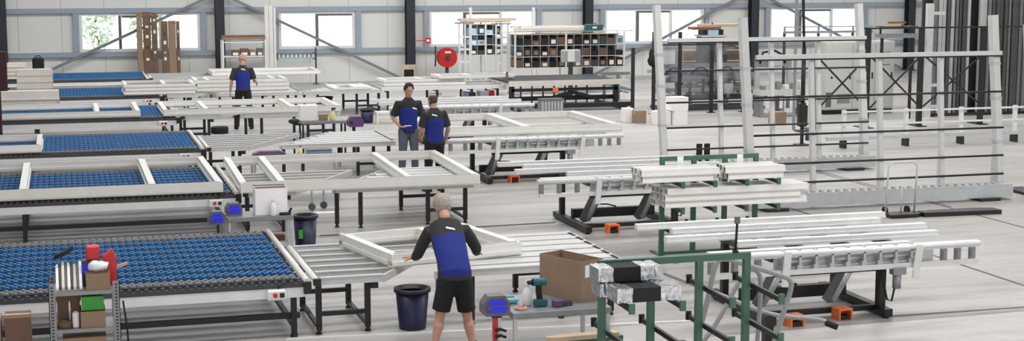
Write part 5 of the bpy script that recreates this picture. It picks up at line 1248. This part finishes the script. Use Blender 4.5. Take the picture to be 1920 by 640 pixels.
def person(label, base, J, face, skin, cloth):
    """J: joints in world space; face: looking direction; cloth: description of clothes"""
    B = V((base[0], base[1], 0)); t = thing('person', label, 'person', B)
    J = {k: V(v) - B for k, v in J.items()}
    f = V(face); f.z = 0; f.normalize(); r = f.cross(V((0, 0, 1)))      # r = the person's right
    hd = J['head']; nk = J['neck']; ch = J['chest']; wa = J['waist']; pe = J['pelvis']
    look = V(cloth.get('look', face)).normalized()
    sh = (J['shoulder_r'] - J['shoulder_l']).normalized()
    hp = (J['hip_r'] - J['hip_l']).normalized()
    k = cloth.get('size', 1.0)
    b = MB()
    hup = (V((0, 0, 1)) - look * look.z).normalized(); hr = look.cross(hup).normalized()
    def hpnt(x, y, z): return hd + hr * x * k + look * y * k + hup * z * k
    # head: skull rings from chin to crown
    rings = []
    for z, hw, yf, yb in ((-0.118, 0.02, 0.085, 0.035), (-0.105, 0.04, 0.093, 0.0), (-0.08, 0.054, 0.096, -0.045), (-0.045, 0.064, 0.094, -0.078), (0.0, 0.071, 0.092, -0.095), (0.04, 0.075, 0.088, -0.1), (0.075, 0.07, 0.072, -0.09), (0.1, 0.054, 0.045, -0.066), (0.115, 0.028, 0.015, -0.035)):
        yc = (yf + yb) / 2; hl = (yf - yb) / 2
        rings.append([hpnt(hw * math.cos(a), yc + hl * math.sin(a), z) for a in [2 * math.pi * i / 18 for i in range(18)]])
    b.loft(rings, True)
    limb(b, [hpnt(0, 0.085, 0.03), hpnt(0, 0.104, -0.005), hpnt(0, 0.114, -0.026), hpnt(0, 0.095, -0.036)], [0.009, 0.012, 0.017, 0.012], None, hr, 10)
    limb(b, [hpnt(-0.028, 0.084, -0.066), hpnt(0, 0.098, -0.064), hpnt(0.028, 0.084, -0.066)], [0.006, 0.009, 0.006], None, hup, 8)
    for s in (-1, 1): limb(b, [hpnt(0.072 * s, -0.005, -0.04), hpnt(0.082 * s, -0.015, -0.01), hpnt(0.08 * s, -0.015, 0.02)], [0.009, 0.014, 0.012], [0.012, 0.022, 0.014], hr, 8)
    limb(b, [hd - hup * 0.05 * k - look * 0.02 * k, nk + V((0, 0, 0.03)), nk - V((0, 0, 0.05))], [0.055 * k, 0.058 * k, 0.075 * k], [0.06 * k, 0.06 * k, 0.07 * k], sh)
    # torso, arms, legs
    limb(b, [nk - V((0, 0, 0.02)), nk * 0.75 + ch * 0.25, ch, wa, pe, pe - V((0, 0, 0.1)) * k], [0.08 * k, 0.145 * k, 0.16 * k, 0.14 * k, 0.155 * k, 0.11 * k], [0.06 * k, 0.09 * k, 0.105 * k, 0.1 * k, 0.105 * k, 0.08 * k], sh, 18)
    for s in 'lr':
        S, E, Wr = J['shoulder_' + s], J['elbow_' + s], J['wrist_' + s]; Hd = J['hand_' + s]
        limb(b, [S * 0.6 + nk * 0.4 - V((0, 0, 0.07)), S - V((0, 0, 0.025)), S * 0.5 + E * 0.5, E], [0.052 * k, 0.05 * k, 0.044 * k, 0.04 * k], None, f)
        limb(b, [E - (Wr - E) * 0.05, E * 0.65 + Wr * 0.35, Wr], [0.041 * k, 0.04 * k, 0.027 * k], [0.041 * k, 0.04 * k, 0.024 * k], f)
        pn = V(cloth.get('palm_' + s, -r if s == 'r' else r))
        hand(b, Wr, Hd - Wr, pn, 1.02 * k, cloth.get('curl_' + s, 0.45), 1 if s == 'l' else -1)
        Hp, K, A, T = J['hip_' + s], J['knee_' + s], J['ankle_' + s], J['toe_' + s]
        limb(b, [pe * 0.4 + Hp * 0.6, Hp, Hp * 0.45 + K * 0.55, K], [0.09 * k, 0.088 * k, 0.07 * k, 0.055 * k], None, hp)
        back = -(T - A); back.z = 0; back = back.normalized() * 0.012
        limb(b, [K + (Hp - K) * 0.06, K * 0.85 + A * 0.15, K * 0.65 + A * 0.35 + back, K * 0.25 + A * 0.75, A, A - V((0, 0, 0.05))], [0.054 * k, 0.052 * k, 0.058 * k, 0.038 * k, 0.034 * k, 0.036 * k], None, hp)
        limb(b, [A + (A - T).normalized() * 0.03 - V((0, 0, 0.04)), A * 0.5 + T * 0.5 - V((0, 0, 0.0)), T], [0.032, 0.036, 0.03], [0.03, 0.026, 0.018], hp)
    body = remeshed(b, 'body', skin, t, 0.0075, 3)
    # eyes and brows
    for s in (-1, 1):
        e = MB(); c = hpnt(0.031 * s, 0.083, 0.008); e.ball(c, 0.011, 0.011, 0.009, 10, 6); e.build('eye', M_PAPER, t)
        e = MB(); c = hpnt(0.031 * s, 0.0925, 0.007); e.ball(c, 0.0055, 0.0055, 0.0055, 8, 5); e.build('pupil', M_RUBBER, t)
        e = MB(); limb(e, [hpnt(0.016 * s, 0.093, 0.027), hpnt(0.033 * s, 0.091, 0.032), hpnt(0.05 * s, 0.079, 0.026)], [0.003, 0.005, 0.003], None, hup, 6); e.build('eyebrow', cloth['hair'], t)
    # hair
    b = MB(); hv = []; N_, M__ = 28, 16; lo = cloth.get('hair_low', -0.07); th = cloth.get('hair_thick', 0.018); bald = cloth.get('bald', False)
    if cloth.get('hair'):
        for i in range(M__ + 1):
            row = []
            for j in range(N_):
                a = 2 * math.pi * j / N_; front = math.sin(a)        # front=+1 at the face
                low = lo + max(0, front + 0.15) * 0.16
                top = 0.118 if not bald else (0.085 - 0.1 * max(0, front + 0.3))
                thin = bald and top < low + 0.01; top = max(top, low + 0.002)
                z = low + (top - low) * (i / M__)
                zz = min(z, 0.1149)
                tab = [(-0.118, 0.03, 0.085, 0.03), (-0.08, 0.05, 0.09, -0.045), (-0.045, 0.064, 0.094, -0.078), (0.0, 0.071, 0.092, -0.095), (0.04, 0.075, 0.088, -0.1), (0.075, 0.07, 0.072, -0.09), (0.1, 0.054, 0.045, -0.066), (0.115, 0.02, 0.01, -0.03)]
                for q in range(len(tab) - 1):
                    if tab[q][0] <= zz <= tab[q + 1][0]:
                        u = (zz - tab[q][0]) / (tab[q + 1][0] - tab[q][0]); hw, yf, yb = [tab[q][w] * (1 - u) + tab[q + 1][w] * u for w in (1, 2, 3)]; break
                edge = min(1, i / 3) if not bald else min(1, i / 3, (M__ - i) / 3)
                tk = th * (0.35 + 0.65 * edge) + random.uniform(-0.004, 0.004)
                if thin: tk = -0.012
                yc = (yf + yb) / 2; hl = (yf - yb) / 2
                row.append(hpnt((hw + tk) * math.cos(a), yc + (hl + tk) * math.sin(a), z + (tk * 0.9 if i > M__ * 0.75 and not bald else 0)))
            hv.append(row)
        inner = [[p + (hd - p) * 0.16 for p in row] for row in hv]
        if bald:
            b.loft(hv + inner[::-1] + [hv[0]], True, False)
        else: b.loft([inner[0]] + hv, True)
        b.build('hair', cloth['hair'], t)
    # shirt or jacket
    g = cloth.get('ease', 0.022) 
    b = MB(); hem = pe + (wa - pe) * cloth.get('hem', 0.0) - V((0, 0, cloth.get('hem_drop', 0.05)))
    limb(b, [nk + V((0, 0, 0.035)), nk - V((0, 0, 0.015)), nk * 0.75 + ch * 0.25, ch, wa, pe, hem], [0.066 * k, (0.085) * k + g, 0.15 * k + g, 0.165 * k + g, 0.15 * k + g, 0.158 * k + g, 0.158 * k + g], [0.07 * k, 0.065 * k + g, 0.09 * k + g, 0.11 * k + g, 0.108 * k + g, 0.112 * k + g, 0.112 * k + g], sh, 20)
    for s in 'lr':
        S, E, Wr = J['shoulder_' + s], J['elbow_' + s], J['wrist_' + s]
        if cloth['sleeve'] == 'long':
            limb(b, [S * 0.6 + nk * 0.4 - V((0, 0, 0.07)), S - V((0, 0, 0.025)), S * 0.5 + E * 0.5, E, E * 0.5 + Wr * 0.5, Wr + (E - Wr) * 0.05], [0.075 * k, 0.078 * k, 0.066 * k, 0.06 * k, 0.054 * k, 0.042 * k], None, f)
        else:
            limb(b, [S * 0.6 + nk * 0.4 - V((0, 0, 0.07)), S - V((0, 0, 0.025)), S * 0.5 + E * 0.5, S * 0.15 + E * 0.85], [0.078 * k, 0.08 * k, 0.07 * k, 0.072 * k], None, f)
    ax = lambda z: (wa + (ch - wa) * ((z - wa.z) / max(0.05, ch.z - wa.z)))
    top_z = nk.z - cloth.get('yoke', 0.12); bot_z = hem.z + 0.05
    def pick(c):
        m = ax(c.z); u = abs((c - m).dot(sh))
        wz = 0.15 * k + 0.03 * math.sin((c.z - bot_z) * 6)
        return 1 if (u < wz and bot_z < c.z < top_z - 0.25 * u) else 0
    shirt = remeshed(b, cloth.get('top_name', 'polo_shirt'), [cloth['top'], cloth['panel']], t, 0.011, 3, pick)
    # chest or back logo
    lf = V(cloth['logo_dir']).normalized(); lr = lf.cross(V((0, 0, 1))).normalized(); lz = nk.z - cloth.get('logo_drop', 0.09)
    c0 = nk + lf * 0.3 + lr * cloth.get('logo_off', 0.0); c0.z = lz
    hit = None
    ok, loc, nr, idx = shirt.data and shirt.ray_cast(c0, -lf)
    if ok:
        nr = V(nr); a_ = (lr - nr * lr.dot(nr)).normalized(); b_ = nr.cross(a_); c1 = V(loc) + nr * 0.004
        if b_.z < 0: b_ = -b_
        q = MB(); w2, h2, tl = 0.05 * k, 0.013 * k, 0.012
        q.loft([[c1 + d - a_ * w2 - b_ * (h2 + tl), c1 + d + a_ * w2 - b_ * (h2 - tl), c1 + d + a_ * w2 * 0.95 + b_ * (h2 + tl), c1 + d - a_ * w2 * 0.8 + b_ * (h2 - tl)] for d in (V((0, 0, 0)), nr * 0.003)])
        q.build('logo', M_PAPER, shirt)
    # trousers or shorts
    b = MB()
    limb(b, [wa * 0.55 + pe * 0.45, pe, pe - V((0, 0, 0.09)) * k], [0.158 * k, 0.172 * k, 0.13 * k], [0.115 * k, 0.122 * k, 0.105 * k], hp, 20)
    for s in 'lr':
        Hp, K, A = J['hip_' + s], J['knee_' + s], J['ankle_' + s]
        if cloth['legs'] == 'shorts': limb(b, [pe * 0.4 + Hp * 0.6, Hp, Hp * 0.5 + K * 0.5, Hp * 0.14 + K * 0.86], [0.105 * k, 0.108 * k, 0.102 * k, 0.1 * k], None, hp)
        else: limb(b, [pe * 0.4 + Hp * 0.6, Hp, Hp * 0.45 + K * 0.55, K, K * 0.5 + A * 0.5, A - V((0, 0, 0.04))], [0.105 * k, 0.107 * k, 0.09 * k, 0.075 * k, 0.07 * k, 0.064 * k], None, hp)
    remeshed(b, cloth['legs'], cloth['leg_mat'], t, 0.011, 3)
    for s in 'lr':
        A, T = J['ankle_' + s], J['toe_' + s]; d = (T - A); d.z = 0; d.normalize(); g0 = V((A.x, A.y, 0)); sd = d.cross(V((0, 0, 1)))
        b = MB(); rings = []
        for z, w, h0, h1 in ((0.0, 0.046, -0.075, 0.2), (0.025, 0.05, -0.08, 0.205), (0.06, 0.048, -0.078, 0.18), (0.1, 0.046, -0.07, 0.08), (0.13, 0.045, -0.06, 0.05)):
            rings.append([g0 + sd * w * math.cos(a) + d * ((h0 + h1) / 2 + (h1 - h0) / 2 * math.sin(a)) + V((0, 0, z)) for a in [2 * math.pi * i / 16 for i in range(16)]])
        b.loft(rings, True).build('shoe', M_RUBBER, t)
    return t

# grey-haired man in shorts, seen from behind, leaning to the skewed frame
YM = 14.95
def fl(px, py, Y): return atY(px, py, Y)
J = dict(head=fl(829, 387, 15.62), neck=fl(834, 413, 15.5), chest=fl(840, 448, 15.32), waist=fl(849, 488, 15.08), pelvis=fl(853, 513, 14.98),
         shoulder_l=fl(805, 431, 15.44), shoulder_r=fl(872, 429, 15.44), elbow_l=fl(783, 478, 15.58), wrist_l=fl(777, 483, 15.86), hand_l=fl(762, 480, 15.96),
         elbow_r=fl(893, 466, 15.5), wrist_r=fl(893, 474, 15.8), hand_r=fl(893, 473, 15.95),
         hip_l=fl(839, 524, 14.98), hip_r=fl(867, 524, 14.98), knee_l=fl(825, 592, 15.0), knee_r=fl(876, 592, 15.0))
J['ankle_l'] = V((J['knee_l'].x - 0.09, 14.9, 0.09)); J['ankle_r'] = V((J['knee_r'].x + 0.03, 14.9, 0.09))
J['toe_l'] = J['ankle_l'] + V((-0.03, 0.17, -0.06)); J['toe_r'] = J['ankle_r'] + V((0.06, 0.17, -0.06))
man1 = dict(look=(-0.18, 0.9, -0.32), hair=M_HAIRG, hair_low=-0.085, hair_thick=0.024, sleeve='long', top=M_CHAR, panel=M_NAVYCL, top_name='work_jacket', legs='shorts', leg_mat=M_BLKCLOTH,
            logo_dir=(0.0, -1, 0.25), logo_off=0.0, logo_drop=0.04, yoke=0.08, size=0.98, ease=0.024, hem_drop=0.06, palm_l=(0.2, 0.3, -1), palm_r=(0, 0.3, -1), curl_l=0.35, curl_r=0.5)
person('grey-haired person in a blue work jacket and black shorts leaning over a white frame', (J['pelvis'].x, 14.95), J, (-0.1, 1, 0), M_SKIN, man1)

def standing(px, Y, hgt, face, lean=0.0, arms=None, stance=0.13):
    """upright figure of height hgt at distance Y, image column px"""
    c = atY(px, 300, Y); o = V((c.x, Y, 0)); f = V(face).normalized(); r = f.cross(V((0, 0, 1))); s = hgt / 1.78
    P_ = lambda x, y, z: o + r * x * s + f * (y * s) + V((0, 0, z * s))
    J = dict(head=P_(0, 0.05 + lean, 1.655), neck=P_(0, 0.0 + lean, 1.49), chest=P_(0, -0.01 + lean * 0.7, 1.28), waist=P_(0, 0.0 + lean * 0.2, 1.06), pelvis=P_(0, 0, 0.94))
    for sd, q in (('l', -1), ('r', 1)):
        J['shoulder_' + sd] = P_(0.19 * q, -0.01 + lean, 1.43); J['hip_' + sd] = P_(0.09 * q, 0, 0.9); J['knee_' + sd] = P_(stance * 0.85 * q, 0.03, 0.5)
        J['ankle_' + sd] = P_(stance * q, -0.02, 0.09 / s); J['toe_' + sd] = P_((stance + 0.03) * q, 0.15, 0.03 / s)
        J['elbow_' + sd] = P_(0.27 * q, -0.03 + lean * 0.5, 1.13); J['wrist_' + sd] = P_(0.29 * q, 0.08, 0.9); J['hand_' + sd] = P_(0.29 * q, 0.12, 0.81)
    for kk, v_ in (arms or {}).items(): J[kk] = P_(*v_)
    return o, J
# dark-haired man reading his phone, facing the camera
o, J = standing(766, 27.9, 1.80, (-0.05, -1, 0), 0.03, dict(elbow_r=(0.28, -0.02, 1.14), wrist_r=(0.19, 0.22, 1.0), hand_r=(0.11, 0.29, 0.99), elbow_l=(-0.27, -0.03, 1.13), wrist_l=(-0.27, 0.06, 0.9), hand_l=(-0.27, 0.1, 0.8)))
man2 = dict(look=(0.12, -0.85, -0.5), hair=M_HAIRD, hair_low=-0.03, hair_thick=0.022, sleeve='short', top=M_CHAR, panel=M_NAVYCL, legs='trousers', leg_mat=M_JEANS,
            logo_dir=(0.0, -1, 0), logo_off=-0.1, logo_drop=0.17, yoke=0.14, size=1.0, hem_drop=0.08, palm_r=(0.2, 0, 1), curl_r=0.8, curl_l=0.5)
hr_ = J['hand_r'].copy()
person('dark-haired person in a blue polo shirt and grey jeans looking down at a phone', o, J, (-0.05, -1, 0), M_SKIN, man2)
tag(MB().bev(-0.07, 0.07, -0.035, 0.035, 0, 0.01, 0.003).build('phone', M_PAPER, None, (hr_.x + 0.045, hr_.y - 0.03, hr_.z + 0.028), 0.1), 'pale phone held by the dark-haired person', 'phone')
# bald man, back to the camera
o, J = standing(815, 26.15, 1.745, (-0.25, 1, 0), 0.02, dict(wrist_r=(0.28, 0.1, 0.93), hand_r=(0.26, 0.14, 0.84), elbow_l=(-0.26, 0.02, 1.14), wrist_l=(-0.2, 0.2, 0.98), hand_l=(-0.14, 0.28, 0.95)))
man3 = dict(look=(-0.35, 0.9, -0.12), hair=M_HAIRB, hair_low=-0.085, hair_thick=0.012, bald=True, sleeve='short', top=M_CHAR, panel=M_NAVYCL, legs='trousers', leg_mat=M_BLKCLOTH,
            logo_dir=(0.1, -1, 0.1), logo_off=0.03, logo_drop=0.07, yoke=0.13, size=1.0, hem_drop=0.07, curl_r=0.6)
person('balding person in a blue polo shirt seen from behind beside the one with a phone', o, J, (-0.25, 1, 0), M_SKIN, man3)
# fair-haired man at the far tables
o, J = standing(459, 37.6, 1.84, (0.1, 1, 0), 0.06, dict(elbow_r=(0.27, 0.05, 1.15), wrist_r=(0.32, 0.28, 1.08), hand_r=(0.34, 0.36, 1.06), wrist_l=(-0.3, 0.02, 0.9), hand_l=(-0.31, 0.04, 0.8)), 0.17)
man4 = dict(look=(0.3, 0.95, -0.25), hair=M_HAIRF, hair_low=-0.03, hair_thick=0.012, sleeve='short', top=M_CHAR, panel=M_NAVYCL, legs='trousers', leg_mat=M_BLKCLOTH,
            logo_dir=(0, -1, 0.1), logo_off=0.0, logo_drop=0.05, yoke=0.1, size=1.0, hem_drop=0.03)
person('fair-haired person in a blue polo shirt, back turned, at the far tables', o, J, (0.1, 1, 0), M_SKIN, man4)
